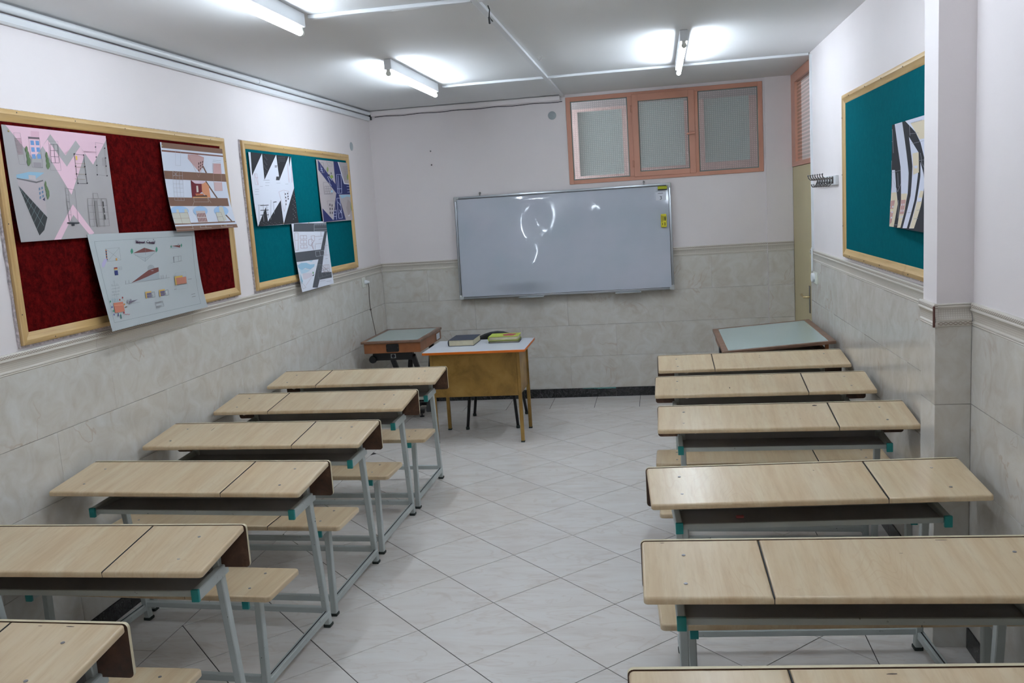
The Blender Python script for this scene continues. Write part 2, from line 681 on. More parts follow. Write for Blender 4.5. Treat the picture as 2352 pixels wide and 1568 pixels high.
    def build(s, name, mats, parent=None, smooth=True):
        return obj(name, s.mesh(name, mats, smooth), parent)


def obj(name, me, parent=None, loc=None, rz=0.0):
    o = D.objects.new(name, me)
    COL.objects.link(o)
    if parent is not None:
        o.parent = parent
    if loc is not None:
        o.location = loc
    if rz:
        o.rotation_euler = (0, 0, rz)
    return o


def tag(o, label, cat, group=None, kind=None):
    o['label'] = label
    o['category'] = cat
    if group:
        o['group'] = group
    if kind:
        o['kind'] = kind
    return o


def thing(name, label, cat, loc=(0, 0, 0), rz=0.0, group=None):
    o = obj(name, None, None, loc, rz)
    o.empty_display_size = 0.05
    return tag(o, label, cat, group)


def rrect(w, h, r, seg=4, x0=0.0, y0=0.0):
    """rounded rectangle centred at x0,y0, counter-clockwise"""
    o = []
    for cx, cy, a0 in ((w / 2 - r, h / 2 - r, 0), (-w / 2 + r, h / 2 - r, 90), (-w / 2 + r, -h / 2 + r, 180), (w / 2 - r, -h / 2 + r, 270)):
        for i in range(seg + 1):
            a = math.radians(a0 + 90 * i / seg)
            o.append((x0 + cx + r * math.cos(a), y0 + cy + r * math.sin(a)))
    return o


def clip_poly(poly, inside, inter):
    out = []
    n = len(poly)
    for i in range(n):
        a, b = poly[i], poly[(i + 1) % n]
        ia, ib = inside(a), inside(b)
        if ia:
            out.append(a)
        if ia != ib:
            out.append(inter(a, b))
    return out


def clip_axis(poly, ax, val, keep_gt):
    def ins(p):
        return p[ax] >= val if keep_gt else p[ax] <= val

    def it(a, b):
        t = (val - a[ax]) / (b[ax] - a[ax])
        return tuple(a[k] + t * (b[k] - a[k]) for k in range(2))
    return clip_poly(poly, ins, it) if poly else poly


# ================================================================== SETTING
# ---------------------------------------------------------------- floor
fl = MB().box(-0.12, YB - 0.12, -0.12, 5.3, 1.5, -0.0025)
floor = tag(fl.build('floor', 'grout', smooth=False), 'pale marbled floor tiles laid diagonally with dark joints', 'floor', kind='structure')
S_T, ANG, SRAT = 0.40, 0.7761, 0.9933
U0, V0 = 1.2786 * 0.40 / 0.42, -4.562 * 0.40 / 0.42
E1 = (math.cos(ANG), math.sin(ANG))
E2 = (math.sin(ANG) * SRAT, -math.cos(ANG) * SRAT)
FX0, FX1, FY0, FY1 = 0.362, WR - 0.36, YB, -0.455
GAP = 0.0019
full_tile = None
ntile = 0


def floor_piece(poly):
    cx = sum(p[0] for p in poly) / len(poly)
    cy = sum(p[1] for p in poly) / len(poly)
    b = MB().slab([(p[0] - cx, p[1] - cy) for p in poly], -0.008, 0.0, 0.0008, 1)
    o = b.build('floor_tile', 'floor_tile', floor, smooth=False)
    o.location = (cx, cy, 0)
    return o


def shrink(poly, d):
    cx = sum(p[0] for p in poly) / len(poly)
    cy = sum(p[1] for p in poly) / len(poly)
    # inward offset of a convex ccw polygon
    r = []
    n = len(poly)
    for i in range(n):
        p, c, q = Vector(poly[i - 1]), Vector(poly[i]), Vector(poly[(i + 1) % n])
        if (c - p).length < 1e-6 or (q - c).length < 1e-6:
            continue
        e1 = (c - p).normalized()
        e2 = (q - c).normalized()
        n1 = Vector((-e1.y, e1.x))
        n2 = Vector((-e2.y, e2.x))
        m = (n1 + n2) / max(0.15, 1 + n1.dot(n2))
        r.append((c.x + m.x * d, c.y + m.y * d))
    return r


def area(p):
    return 0.5 * sum(p[i][0] * p[(i + 1) % len(p)][1] - p[(i + 1) % len(p)][0] * p[i][1] for i in range(len(p)))


tile_me = None
for a in range(-14, 16):
    for bq in range(-16, 16):
        ox = U0 + S_T * (a * E1[0] + bq * E2[0])
        oy = V0 + S_T * (a * E1[1] + bq * E2[1])
        quad = [(ox, oy), (ox + S_T * E2[0], oy + S_T * E2[1]), (ox + S_T * (E1[0] + E2[0]), oy + S_T * (E1[1] + E2[1])), (ox + S_T * E1[0], oy + S_T * E1[1])]
        inside = all(FX0 <= p[0] <= FX1 and FY0 <= p[1] <= FY1 for p in quad)
        if inside:
            cx = sum(p[0] for p in quad) / 4
            cy = sum(p[1] for p in quad) / 4
            if tile_me is None:
                q = shrink([(p[0] - cx, p[1] - cy) for p in quad], GAP)
                tile_me = MB().slab(q, -0.008, 0.0, 0.0008, 1).mesh('floor_tile', 'floor_tile', False)
            obj('floor_tile', tile_me, floor, (cx, cy, 0))
            continue
        p = quad
        for ax, val, gt in ((0, FX0, True), (0, FX1, False), (1, FY0, True), (1, FY1, False)):
            p = clip_axis(p, ax, val, gt)
        if p and len(p) > 2 and area(p) > 0.002:
            # drop duplicate points
            pp = [p[0]]
            for t in p[1:]:
                if (t[0] - pp[-1][0]) ** 2 + (t[1] - pp[-1][1]) ** 2 > 1e-6:
                    pp.append(t)
            if (pp[0][0] - pp[-1][0]) ** 2 + (pp[0][1] - pp[-1][1]) ** 2 < 1e-6:
                pp.pop()
            if len(pp) > 2:
                floor_piece(shrink(pp, GAP))


def rect_tile(x0, y0, x1, y1):
    floor_piece(shrink([(x0, y0), (x1, y0), (x1, y1), (x0, y1)], GAP))


y = -4.85 - 0.4 * 12
while y < FY1 - 0.05:                       # straight border rows beside the long walls
    a0, a1 = max(y, YB), min(y + 0.4, FY1)
    if a1 - a0 > 0.03:
        rect_tile(0.0, a0, FX0, a1)
        rect_tile(FX1, a0, WR, a1)
    y += 0.4
x = 1.59 - 0.4 * 4
while x < XD:                               # border row along the board wall
    rect_tile(max(x, 0.0), FY1, min(x + 0.4, XD), 0.0)
    x += 0.4
rect_tile(WR, YD, XD, FY1)

# ---------------------------------------------------------------- ceiling
ce = MB().box(-0.12, YB - 0.12, CEIL, 5.3, 1.5, CEIL + 0.1)
tag(ce.build('ceiling', 'ceiling_paint', smooth=False), 'flat grey white painted ceiling with surface cable ducts', 'ceiling', kind='structure')

# ---------------------------------------------------------------- walls
PF = 0.007          # paint face lies this far behind the tile face
wl = MB().box(-0.12, YB, -0.0025, -PF, 0.12, CEIL)
wall_left = tag(wl.build('wall_left', 'wall_paint', smooth=False), 'long pale wall with the red board and marbled tile dado', 'wall', kind='structure')
WX0, WX1, WZ0, WZ1 = 1.838, 3.548, 1.976, 2.745     # window opening
wb = MB()
wb.box(-PF, PF, -0.0025, WX0, 0.13, CEIL)
wb.box(WX1, PF, -0.0025, 3.565, 0.13, CEIL)
wb.box(WX0, PF, -0.0025, WX1, 0.13, WZ0)
wb.box(WX0, PF, WZ1, WX1, 0.13, CEIL)
wb.box(3.565, -0.018, -0.0025, 3.787, 0.13, CEIL)
wb.box(3.787, -0.0115, -0.0025, 3.95, 0.13, CEIL)
wall_back = tag(wb.build('wall_back', 'wall_paint', smooth=False), 'pale pink end wall behind the whiteboard with tile dado', 'wall', kind='structure')
wr = MB()
wr.box(WR + PF, YB, -0.0025, 3.95, YD - 0.0, CEIL)
wr.box(XP + PF, YP1 + PF, -0.0025, WR + 0.02, YP0 - PF, CEIL)
wall_right = tag(wr.build('wall_right', 'wall_paint', smooth=False), 'pale wall with a projecting pilaster, coat hooks and tile dado', 'wall', kind='structure')
we = MB().box(-0.12, YB - 0.12, -0.0025, 3.95, YB, CEIL)
tag(we.build('wall_rear', 'wall_paint', smooth=False), 'plain pale wall at the rear end of the classroom', 'wall', kind='structure')

# corridor beyond the window and the door light
cw = MB()
cw.box(-0.12, 1.38, -0.0025, 5.3, 1.5, CEIL)
tag(cw.build('wall_corridor_back', 'corridor_paint', smooth=False), 'pinkish corridor wall seen through patterned window glass', 'wall', kind='structure')
cw = MB()
cw.box(5.18, -2.2, -0.0025, 5.3, 1.38, CEIL)
cw.box(3.95, -2.2, -0.0025, 5.18, -2.08, CEIL)
cw.box(-0.12, 0.13, -0.0025, -0.02, 1.38, CEIL)
tag(cw.build('wall_corridor_side', 'corridor_grey', smooth=False), 'corridor side wall beyond the classroom door', 'wall', kind='structure')

# wall tiles -------------------------------------------------------
tile_cache = {}


def wall_tile(parent, P, rz, wdt, z0, z1):
    """tile with local x along the wall, face towards local -y"""
    key = (round(wdt, 3), round(z1 - z0, 3))
    if key not in tile_cache:
        g = 0.0006
        b = MB().cbox(-key[0] / 2 + g, 0.0, -key[1] / 2 + g, key[0] / 2 - g, 0.0085, key[1] / 2 - g, 0.0012)
        tile_cache[key] = b.mesh('wall_tile', 'wall_tile')
    return obj('wall_tile', tile_cache[key], parent, (P[0], P[1], (z0 + z1) / 2), rz)


TL = 0.8778


def lay(parent, a0, a1, place, rz, joint0, bottom=None):
    """place(a) -> world xy of a point at parameter a; joints at joint0 (+half for odd rows)"""
    for r in range(4):
        z1, z0 = ROWS[r], ROWS[r + 1]
        if bottom is not None and r == 3:
            z0 = bottom
        j = joint0 + (TL / 2 if r % 2 else 0.0)
        k = math.floor((a0 - j) / TL)
        t = j + k * TL
        while t < a1 - 1e-6:
            b0, b1 = max(t, a0), min(t + TL, a1)
            if b0 > a0 and t - a0 < 0.09:
                b0 = a0
            if a1 - b1 < 0.09:
                b1 = a1
            if b1 - b0 > 0.09:
                P = place((b0 + b1) / 2)
                wall_tile(parent, P, rz, b1 - b0, z0, z1)
            t += TL


# local -y must face the room: left wall faces +x, right wall faces -x
lay(wall_left, YB, 0.0, lambda a: (0.0, a), math.pi / 2, -4.353)
lay(wall_back, 0.0, 3.565, lambda a: (a, 0.0), 0.0, 0.44)
lay(wall_back, 3.565, 3.787, lambda a: (a, -0.025), 0.0, 3.0)
lay(wall_right, YP0, YD, lambda a: (WR, a), -math.pi / 2, -2.52 + 0.0)
lay(wall_right, YB, YP1, lambda a: (WR, a), -math.pi / 2, -5.18)
lay(wall_right, YP1, YP0, lambda a: (XP, a), -math.pi / 2, -4.0, 0.0005)
lay(wall_right, XP, WR, lambda a: (a, YP1), 0.0, 3.0, 0.0005)

# dado trim ---------------------------------------------------------
PROF = [(0.0, 0.0), (-0.008, 0.0), (-0.0105, 0.004), (-0.0075, 0.007), (-0.011, 0.0105), (-0.011, 0.0145), (-0.007, 0.018), (-0.0065, 0.026),
        (-0.009, 0.042), (-0.0135, 0.055), (-0.0165, 0.0585), (-0.0165, 0.063), (-0.0135, 0.0655), (-0.015, 0.070), (-0.015, 0.080), (-0.011, 0.086), (0.0, 0.086)]


def trim_run(parent, a0, a1, place, rz, flip=False, j0=0.0, length=TL):
    t = j0 + math.floor((a0 - j0) / length) * length
    while t < a1 - 1e-6:
        b0, b1 = max(t, a0), min(t + length, a1)
        if b1 - b0 > 0.01:
            wdt = b1 - b0 - 0.0012
            pr = [(y_, (0.086 - z_) if flip else z_) for y_, z_ in PROF]
            v = []
            for sx in (-wdt / 2, wdt / 2):
                v += [(sx, y_ + 0.008, z_ + ZB) for y_, z_ in pr]
            n_ = len(pr)
            f = [(i, (i + 1) % n_, n_ + (i + 1) % n_, n_ + i) for i in range(n_)] + [tuple(range(n_)), tuple(range(n_, 2 * n_))]
            b = MB()
            b.add(v, f)
            o = b.build('trim_tile', 'trim_tile_flipped' if flip else 'trim_tile', parent)
            P = place((b0 + b1) / 2)
            o.location = (P[0], P[1], 0)
            o.rotation_euler = (0, 0, rz)
        t += length


def trim_root(n_, label):
    o = obj('trim_%d' % n_, None)
    return tag(o, label, 'trim', kind='structure')


t1 = trim_root(1, 'cream dado trim with braid relief under the notice boards')
trim_run(t1, YB, -0.012, lambda a: (-0.001, a), math.pi / 2, j0=-4.44)
t2 = trim_root(2, 'cream dado trim with braid relief behind the whiteboard')
trim_run(t2, 0.0, 3.565, lambda a: (a, 0.001), 0.0, j0=0.3)
trim_run(t2, 3.565, 3.787, lambda a: (a, -0.024), 0.0)
t3 = trim_root(3, 'cream dado trim with braid relief along the pilaster wall')
trim_run(t3, YP0, YD + 0.004, lambda a: (WR + 0.001, a), -math.pi / 2, j0=-2.6)
trim_run(t3, YB, YP1 - 0.004, lambda a: (WR + 0.001, a), -math.pi / 2, j0=-5.6)
trim_run(t3, YP1 - 0.012, YP0, lambda a: (XP - 0.002, a), -math.pi / 2, length=2.0)
trim_run(t3, XP - 0.004, WR - 0.001, lambda a: (a, YP1 + 0.001), 0.0, flip=True, length=2.0)
chip = MB()
chip.cbox(XP - 0.0105, YP1 - 0.0135, ZB + 0.0, XP - 0.0035, YP1 - 0.006, ZT - 0.008, 0.001)
o = chip.build('broken_edge', 'brown_chip', t3)

# black marble skirting -----------------------------------------------
SKZ = 0.085


def skirting(name, label, runs):
    r = tag(obj(name, None), label, 'skirting', kind='structure')
    for a0, a1, place, rz, ln in runs:
        t = a0
        while t < a1 - 1e-6:
            b1 = min(t + ln, a1)
            wdt = b1 - t - 0.0012
            b = MB().cbox(-wdt / 2, -0.006, 0.0, wdt / 2, 0.007, SKZ - 0.001, 0.0012)
            o = b.build('skirting_tile', 'black_marble', r)
            P = place((t + b1) / 2)
            o.location = (P[0], P[1], 0)
            o.rotation_euler = (0, 0, rz)
            t = b1
    return r


skirting('baseboard_left', 'black marble skirting under the notice board wall', [(YB, -0.01, lambda a: (0, a), math.pi / 2, 0.5)])
skirting('baseboard_back', 'black marble skirting with smeared teal paint under the whiteboard wall',
         [(0.008, 3.56, lambda a: (a, 0), 0.0, 0.36), (3.566, 3.787, lambda a: (a, -0.025), 0.0, 0.4)])
skirting('baseboard_right', 'black marble skirting along the pilaster wall',
         [(YB, YP1 - 0.002, lambda a: (WR, a), -math.pi / 2, 0.5), (YP0, YD, lambda a: (WR, a), -math.pi / 2, 0.5)])

# ---------------------------------------------------------------- window_1
win = tag(obj('window_1', None, None, ((WX0 + WX1) / 2, 0, WZ0)), 'salmon framed three light window with patterned panes above the whiteboard', 'window', kind='structure')
WO = Vector(((WX0 + WX1) / 2, 0, WZ0))


def wpart(b, name, m, parent=None):
    par = parent or win
    off = WO if par is win else None
    if off is not None:
        b.xf(lambda p: p - WO)
    return b.build(name, m, par)


def framebar(b, x0, z0, x1, z1, y0, y1, c=0.003):
    b.cbox(x0, y0, z0, x1, y1, z1, c)


f = MB()
framebar(f, WX0, WZ0, WX0 + 0.04, WZ1, -0.004, 0.05)
framebar(f, WX1 - 0.04, WZ0, WX1, WZ1, -0.004, 0.05)
framebar(f, WX0 + 0.039, WZ1 - 0.04, WX1 - 0.039, WZ1, -0.004, 0.05)
framebar(f, WX0 + 0.039, WZ0, WX1 - 0.039, WZ0 + 0.036, -0.004, 0.05)
framebar(f, 2.385, WZ0 + 0.035, 2.428, WZ1 - 0.039, -0.004, 0.05)
framebar(f, 2.962, WZ0 + 0.035, 2.998, WZ1 - 0.039, -0.004, 0.05)
wpart(f, 'window_frame', 'salmon_paint')
f = MB()
framebar(f, 2.424, 2.004, 2.478, 2.724, -0.012, 0.02)
framebar(f, 2.915, 2.004, 2.968, 2.724, -0.012, 0.02)
framebar(f, 2.477, 2.664, 2.916, 2.724, -0.012, 0.02)
framebar(f, 2.477, 2.004, 2.916, 2.048, -0.012, 0.02)
sash = wpart(f, 'opening_sash', 'salmon_paint')
hb = MB().bar((2.955, -0.018, 2.352), (2.955, -0.035, 2.352), 0.014, 0.014)
hb.bar((2.965, -0.036, 2.353), (2.893, -0.040, 2.345), 0.012, 0.016, c=0.003)
hb.xf(lambda p: p - WO)
hb.build('window_handle', 'salmon_paint', sash)
for z in (2.12, 2.60):
    h = MB().lathe([(0.008, -0.03), (0.008, 0.03)], (2.421, -0.012, z), 'z', 10)
    h.xf(lambda p: p - WO)
    h.build('hinge', 'salmon_paint', sash)
panes = [(1.879, 2.386, 2.012, 2.705), (2.478, 2.915, 2.048, 2.664), (2.998, 3.508, 2.012, 2.705)]
sheets = [(1.937, 2.334, 2.043, 2.610), (2.488, 2.878, 2.080, 2.650), (3.050, 3.435, 2.088, 2.636)]
for (x0, x1, z0, z1), (a0, a1, c0, c1) in zip(panes, sheets):
    pn = wpart(MB().box(x0 - 0.004, 0.012, z0 - 0.004, x1 + 0.004, 0.016, z1 + 0.004), 'pane', 'patterned_glass')
    pu = MB()
    for q in ((x0, z0, x0 + 0.008, z1), (x1 - 0.008, z0, x1, z1), (x0 + 0.008, z0, x1 - 0.008, z0 + 0.008), (x0 + 0.008, z1 - 0.006, x1 - 0.008, z1)):
        pu.box(q[0], 0.006, q[1], q[2], 0.0118, q[3])
    wpart(pu, 'putty_bead', 'putty')
    sh = MB()
    sh.add([(a0, 0.0205, c0), (a1, 0.0205, c0), (a1, 0.0205, c1), (a0, 0.0205, c1)], [(0, 1, 2, 3)])
    wpart(sh, 'paper_sheet', 'paper_sage')

# ---------------------------------------------------------------- door_1 with top light
door = tag(obj('door_1', None, None, (XD, -0.5, 0)), 'beige door with salmon framed reeded top light beside the pilaster wall', 'door', kind='structure')
DO = Vector((XD, -0.5, 0))


def dpart(b, name, m, parent=None):
    b.xf(lambda p: p - DO)
    return b.build(name, m, parent or door)


DY0, DY1 = -1.10, -0.012
dpart(MB().cbox(XD, DY0 + 0.02, 0.003, XD + 0.045, DY1 - 0.004, 1.995, 0.004), 'door_leaf', 'beige_door')
f = MB()
f.cbox(XD - 0.006, DY0, 1.998, XD + 0.05, DY1, 2.035, 0.003)
f.cbox(XD - 0.006, DY0, 2.69, XD + 0.05, DY1, CEIL - 0.003, 0.003)
f.cbox(XD - 0.006, -0.215, 2.034, XD + 0.05, DY1, 2.691, 0.003)
f.cbox(XD - 0.006, DY0, 2.034, XD + 0.05, DY0 + 0.06, 2.691, 0.003)
dpart(f, 'top_light_frame', 'salmon_paint')
dpart(MB().box(XD + 0.012, DY0 + 0.055, 2.03, XD + 0.017, -0.21, 2.695), 'pane', 'reeded_glass')
dpart(MB().box(XD + 0.046, DY0, 0.0, XD + 0.09, DY1 + 0.0, 1.999), 'door_back', 'beige_door')
pl = MB().cbox(XD - 0.005, -0.835, 0.815, XD + 0.0005, -0.79, 1.035, 0.002)
plate = dpart(pl, 'lock_plate', 'dark_chrome')
hd = MB().tube([(XD - 0.004, -0.81, 0.945), (XD - 0.03, -0.81, 0.945), (XD - 0.045, -0.80, 0.945), (XD - 0.047, -0.72, 0.947), (XD - 0.046, -0.69, 0.950)], [0.010, 0.008, 0.009, 0.009, 0.012], 10)
dpart(hd, 'door_handle', 'brass', plate)
o = tag(MB().box(3.95, -2.08, -0.0025, 3.99, -1.12, CEIL).build('wall_door_side', 'corridor_paint', smooth=False), 'corridor face of the wall next to the door', 'wall', kind='structure')
jb = MB().box(XD - 0.003, YD + 0.001, 0.0, 3.95, DY0 - 0.002, CEIL - 0.002)
dpart(jb, 'door_jamb', 'wall_paint')

# ---------------------------------------------------------------- lamps


def lamp(name, label, x, y0, y1, glow='tube_glow', group='ceiling strip lamps'):
    yc = (y0 + y1) / 2
    t = thing(name, label, 'lamp', (x, yc, CEIL), 0, group)
    h = (y1 - y0) / 2
    b = MB().cbox(-0.023, -h, -0.064, 0.023, h, -0.001, 0.003)
    b.build('housing', 'white_plastic', t)
    tb = MB().tube([(0, -h + 0.022, -0.088), (0, h - 0.022, -0.088)], 0.0145, 14)
    tb.build('tube', glow, t)
    for s in (-1, 1):
        e = s * (h - 0.012)
        b = MB()
        b.cbox(-0.011, e - 0.008, -0.090, 0.011, e + 0.008, -0.063, 0.002)
        b.lathe([(0.0155, -0.009), (0.0155, 0.009)], (0, e, -0.088), 'y', 16)
        b.build('lamp_holder', 'ivory_plastic', t)
    return t


lamp('ceiling_lamp', 'fluorescent strip lamp between the teal board and the whiteboard', 0.985, -2.63, -1.39, 'tube_glow_strong')
lamp('ceiling_lamp', 'fluorescent strip lamp in front of the salmon window', 2.80, -2.66, -1.43, 'tube_glow_strong')
lamp('ceiling_lamp', 'fluorescent strip lamp over the desks by the red board', 0.985, -5.25, -4.02)
lamp('ceiling_lamp', 'fluorescent strip lamp over the desks by the pilaster', 2.80, -5.25, -4.02)
lamp('ceiling_lamp', 'fluorescent strip lamp near the rear wall on the red board side', 0.985, -7.9, -6.66, 'tube_glow_weak')
lamp('ceiling_lamp', 'fluorescent strip lamp near the rear wall on the pilaster side', 2.80, -7.9, -6.66, 'tube_glow_weak')
lamp('ceiling_lamp', 'added unseen corridor lamp backlighting the salmon window', 0.7, 0.2, 1.2, 'corridor_fill_glow', 'added corridor lamps')  # unseen lamp added to backlight the paper sheets behind the panes
lamp('ceiling_lamp', 'added unseen corridor lamp lighting the glass above the beige door', 4.6, -0.9, 0.2, 'corridor_fill_dim', 'added corridor lamps')  # weak unseen lamp, added for the glow behind the door's top pane

# ---------------------------------------------------------------- cable ducts and conduits


def duct(label, p, q, wdt=0.034, hgt=0.018, up=(0, 0, 1), m='white_plastic', name='cable_duct', group=None):
    p = Vector(p)
    q = Vector(q)
    b = MB().bar((0, 0, 0), q - p, wdt, hgt, up, c=0.002)
    o = b.build(name, m)
    o.location = p
    return tag(o, label, 'cable duct', group)


zc = CEIL - 0.0095
duct('white cable duct crossing the ceiling beside the salmon window', (1.012, -1.255, zc), (1.798, -1.255, zc), group='ceiling ducts')
duct('white cable duct on the ceiling running up to the wall end by the door', (1.834, -1.255, zc), (WR - 0.004, -1.255, zc), group='ceiling ducts')
duct('white cable duct running along the ceiling between the two lamp rows', (1.816, YB + 0.01, zc), (1.816, -0.004, zc), group='ceiling ducts')
duct('white cable duct on the ceiling from the lamp by the red board', (1.012, -3.975, zc), (1.798, -3.975, zc), group='ceiling ducts')
duct('white cable duct on the ceiling from the lamp by the pilaster', (1.834, -3.975, zc), (2.772, -3.975, zc), group='ceiling ducts')
duct('slim white cable duct dropping from the ceiling to the light switch', (WR + 0.000, -1.33, CEIL - 0.02), (WR + 0.000, -1.33, ZT + 0.002), 0.016, 0.018, (1, 0, 0))
duct('thin white cable duct over the tiles down to the light switch', (WR - 0.0160, -1.385, ZT + 0.02), (WR - 0.0160, -1.385, 1.205), 0.012, 0.012, (1, 0, 0))
b = MB().tube([(0, -9.4, 0), (0, -6, 0), (0, -2.39, 0.0)], 0.0175, 12)
b.tube([(0, -2.40, 0), (0, -2.36, 0)], 0.0205, 12)
b.tube([(0, -2.37, 0), (0, -0.045, 0)], 0.0175, 12)
o = b.build('conduit', 'white_plastic')
o.location = (0.014, 0, CEIL - 0.026)
tag(o, 'round white conduit along the ceiling edge above the notice boards', 'conduit')
b = MB().bar((0, YB + 0.02, 0), (0, -0.045, 0), 0.028, 0.040, c=0.007)
o = b.build('cable_duct', 'white_plastic')
o.location = (0.009, 0, 2.701)
tag(o, 'rounded white duct just under the conduit above the notice boards', 'cable duct')
b = MB().bar((0.03, 0, 0), (1.79, 0, 0), 0.046, 0.046, c=0.008)
o = b.build('cable_duct', 'wall_paint')
o.location = (0, -0.017, 2.744)
tag(o, 'pinkish boxed duct along the ceiling above the whiteboard wall', 'cable duct')
b = MB()
pts = [(0.06 + i * 0.05, -0.010 - 0.002 * math.sin(i * 1.7), 2.713 + 0.003 * math.sin(i * 0.9)) for i in range(36)]
b.tube(pts, 0.003, 6)
o = b.build('cable', 'dark_gap')
tag(o, 'dark cable hanging under the boxed duct on the whiteboard wall', 'cable')
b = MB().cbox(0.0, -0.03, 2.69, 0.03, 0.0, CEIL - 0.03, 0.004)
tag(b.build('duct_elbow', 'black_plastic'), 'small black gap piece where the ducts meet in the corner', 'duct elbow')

# small ceiling bits
b = MB()
b.tube([(1.845, -3.80, CEIL - 0.002), (1.85, -3.79, CEIL - 0.02), (1.842, -3.77, CEIL - 0.05), (1.85, -3.72, CEIL - 0.06)], 0.003, 6)
b.tube([(1.842, -3.77, CEIL - 0.05), (1.84, -3.75, CEIL - 0.075)], 0.006, 6)
tag(b.build('cable_stub', 'black_plastic'), 'frayed black cable stub sticking out of the ceiling by the long duct', 'cable')

# ================================================================== SCHOOL DESKS
L2_ = 0.5712
DSL, DZ = 0.128, 0.755


def dtop(p):
    return Vector((p.x, p.y, p.z + DZ + DSL * p.y))


def board_piece(x0, x1, y0, y1, r, xa, xb, z0, z1, fn=None, bev=0.007):
    o = rrect(x1 - x0, y1 - y0, r, 4, (x0 + x1) / 2, (y0 + y1) / 2)
    o = clip_axis(clip_axis(o, 0, xa, True), 0, xb, False)
    q = [o[0]]
    for t in o[1:]:
        if (t[0] - q[-1][0]) ** 2 + (t[1] - q[-1][1]) ** 2 > 1e-8:
            q.append(t)
    b = MB().slab(q, z0, z1, bev, 3, 0, 0.003)
    if fn:
        b.xf(fn)
    return b


DM = {}
for sd in (-1, 1):
    xs = 0.229 * sd
    for nm, a0, a1 in (('a', -1, xs - 0.0012), ('b', xs + 0.0012, 1)):
        DM['top', sd, nm] = board_piece(-L2_, L2_, 0, 0.3072, 0.012, a0, a1, -0.020, 0.0, dtop).mesh('desktop', 'maple_laminate')
        DM['seat', sd, nm] = board_piece(-L2_, L2_, -0.318, -0.056, 0.018, a0, a1, 0.446, 0.468).mesh('seat_board', 'maple_laminate')
    DM['tops', sd] = MB().box(xs - 0.0013, 0.001, -0.0185, xs + 0.0013, 0.302, -0.0008).xf(dtop).mesh('joint_strip', 'dark_line', False)
    DM['seats', sd] = MB().box(xs - 0.0013, -0.317, 0.4475, xs + 0.0013, -0.057, 0.4672).mesh('joint_strip', 'dark_line', False)
# upright front panel: hardboard inside, laminate outside
b = MB()
o2 = rrect(2 * L2_ + 0.006, 0.154, 0.014, 4, 0, -0.0045)
n2 = len(o2)
b.add([(p[0], 0.308, p[1] + 0.722) for p in o2] + [(p[0], 0.319, p[1] + 0.722) for p in o2],
      [tuple(range(n2))], 1)
b.f.append(tuple(range(n2, 2 * n2)))
b.m.append(0)
for i in range(n2):
    b.f.append((i, (i + 1) % n2, n2 + (i + 1) % n2, n2 + i))
    b.m.append(2)
mat('pale_edge', (212, 200, 168), 0.5)
DM['panel'] = b.mesh('front_panel', ['maple_laminate', 'brown_hardboard', 'pale_edge'])
b = MB().box(-0.455, 0.142, 0.622, 0.455, 0.302, 0.625)
b.box(-0.455, 0.300, 0.625, 0.455, 0.3025, 0.740)
DM['tray'] = b.mesh('book_tray', 'tray_grey', False)
DM['lip'] = MB().cbox(-0.456, 0.132, 0.611, 0.456, 0.143, 0.631, 0.002).mesh('tray_lip', 'grey_painted_steel')
for s in (-1, 1):
    DM['rail', s] = MB().bar((s * 0.468, 0.128, 0.620), (s * 0.468, 0.330, 0.632), 0.025, 0.040, c=0.003).mesh('side_rail', 'grey_painted_steel')
    DM['cap', s] = MB().cbox(s * 0.468 - 0.0135, 0.117, 0.599, s * 0.468 + 0.0135, 0.1295, 0.641, 0.002).mesh('end_cap', 'teal_cap')
    DM['leg', s] = MB().bar((s * 0.455, 0.292, 0.765), (s * 0.455, 0.385, 0.012), 0.027, 0.032, (0, 1, 0), c=0.003).mesh('desk_leg', 'grey_painted_steel')
    DM['foot', s] = MB().cbox(s * 0.455 - 0.017, 0.366, 0.0, s * 0.455 + 0.017, 0.405, 0.014, 0.003).mesh('rubber_foot', 'black_rubber')
    DM['srail', s] = MB().bar((s * 0.465, -0.292, 0.4295), (s * 0.465, -0.09, 0.4295), 0.025, 0.033, c=0.003).mesh('seat_rail', 'grey_painted_steel')
    DM['scap', s] = MB().cbox(s * 0.465 - 0.0135, -0.304, 0.410, s * 0.465 + 0.0135, -0.2915, 0.446, 0.002).mesh('end_cap', 'teal_cap')
    DM['sleg', s] = MB().bar((s * 0.465, -0.205, 0.412), (s * 0.465, -0.215, 0.012), 0.027, 0.03, (0, 1, 0), c=0.003).mesh('seat_leg', 'grey_painted_steel')
    DM['sfoot', s] = MB().cbox(s * 0.465 - 0.017, -0.233, 0.0, s * 0.465 + 0.017, -0.197, 0.014, 0.003).mesh('rubber_foot', 'black_rubber')
    b = MB().bar((s * 0.460, 0.372, 0.066), (s * 0.464, -0.205, 0.066), 0.028, 0.030, c=0.003)
    b.bar((s * 0.460, 0.360, 0.0815), (s * 0.464, -0.195, 0.0815), 0.005, 0.0012, mi=1)
    DM['skid', s] = b.mesh('skid', ['grey_painted_steel', 'dark_line'])
DM['str1'] = MB().bar((-0.445, 0.376, 0.083), (0.445, 0.376, 0.083), 0.025, 0.027, c=0.003).mesh('stretcher', 'grey_painted_steel')
DM['str2'] = MB().bar((-0.455, -0.213, 0.083), (0.455, -0.213, 0.083), 0.025, 0.027, c=0.003).mesh('stretcher', 'grey_painted_steel')
b = MB().lathe([(0.0055, -0.001), (0.0052, 0.0008), (0.003, 0.0010), (0.0012, 0.0002)], (0, 0, 0), 'z', 12)
DM['screw'] = b.mesh('screw', 'screw_steel')


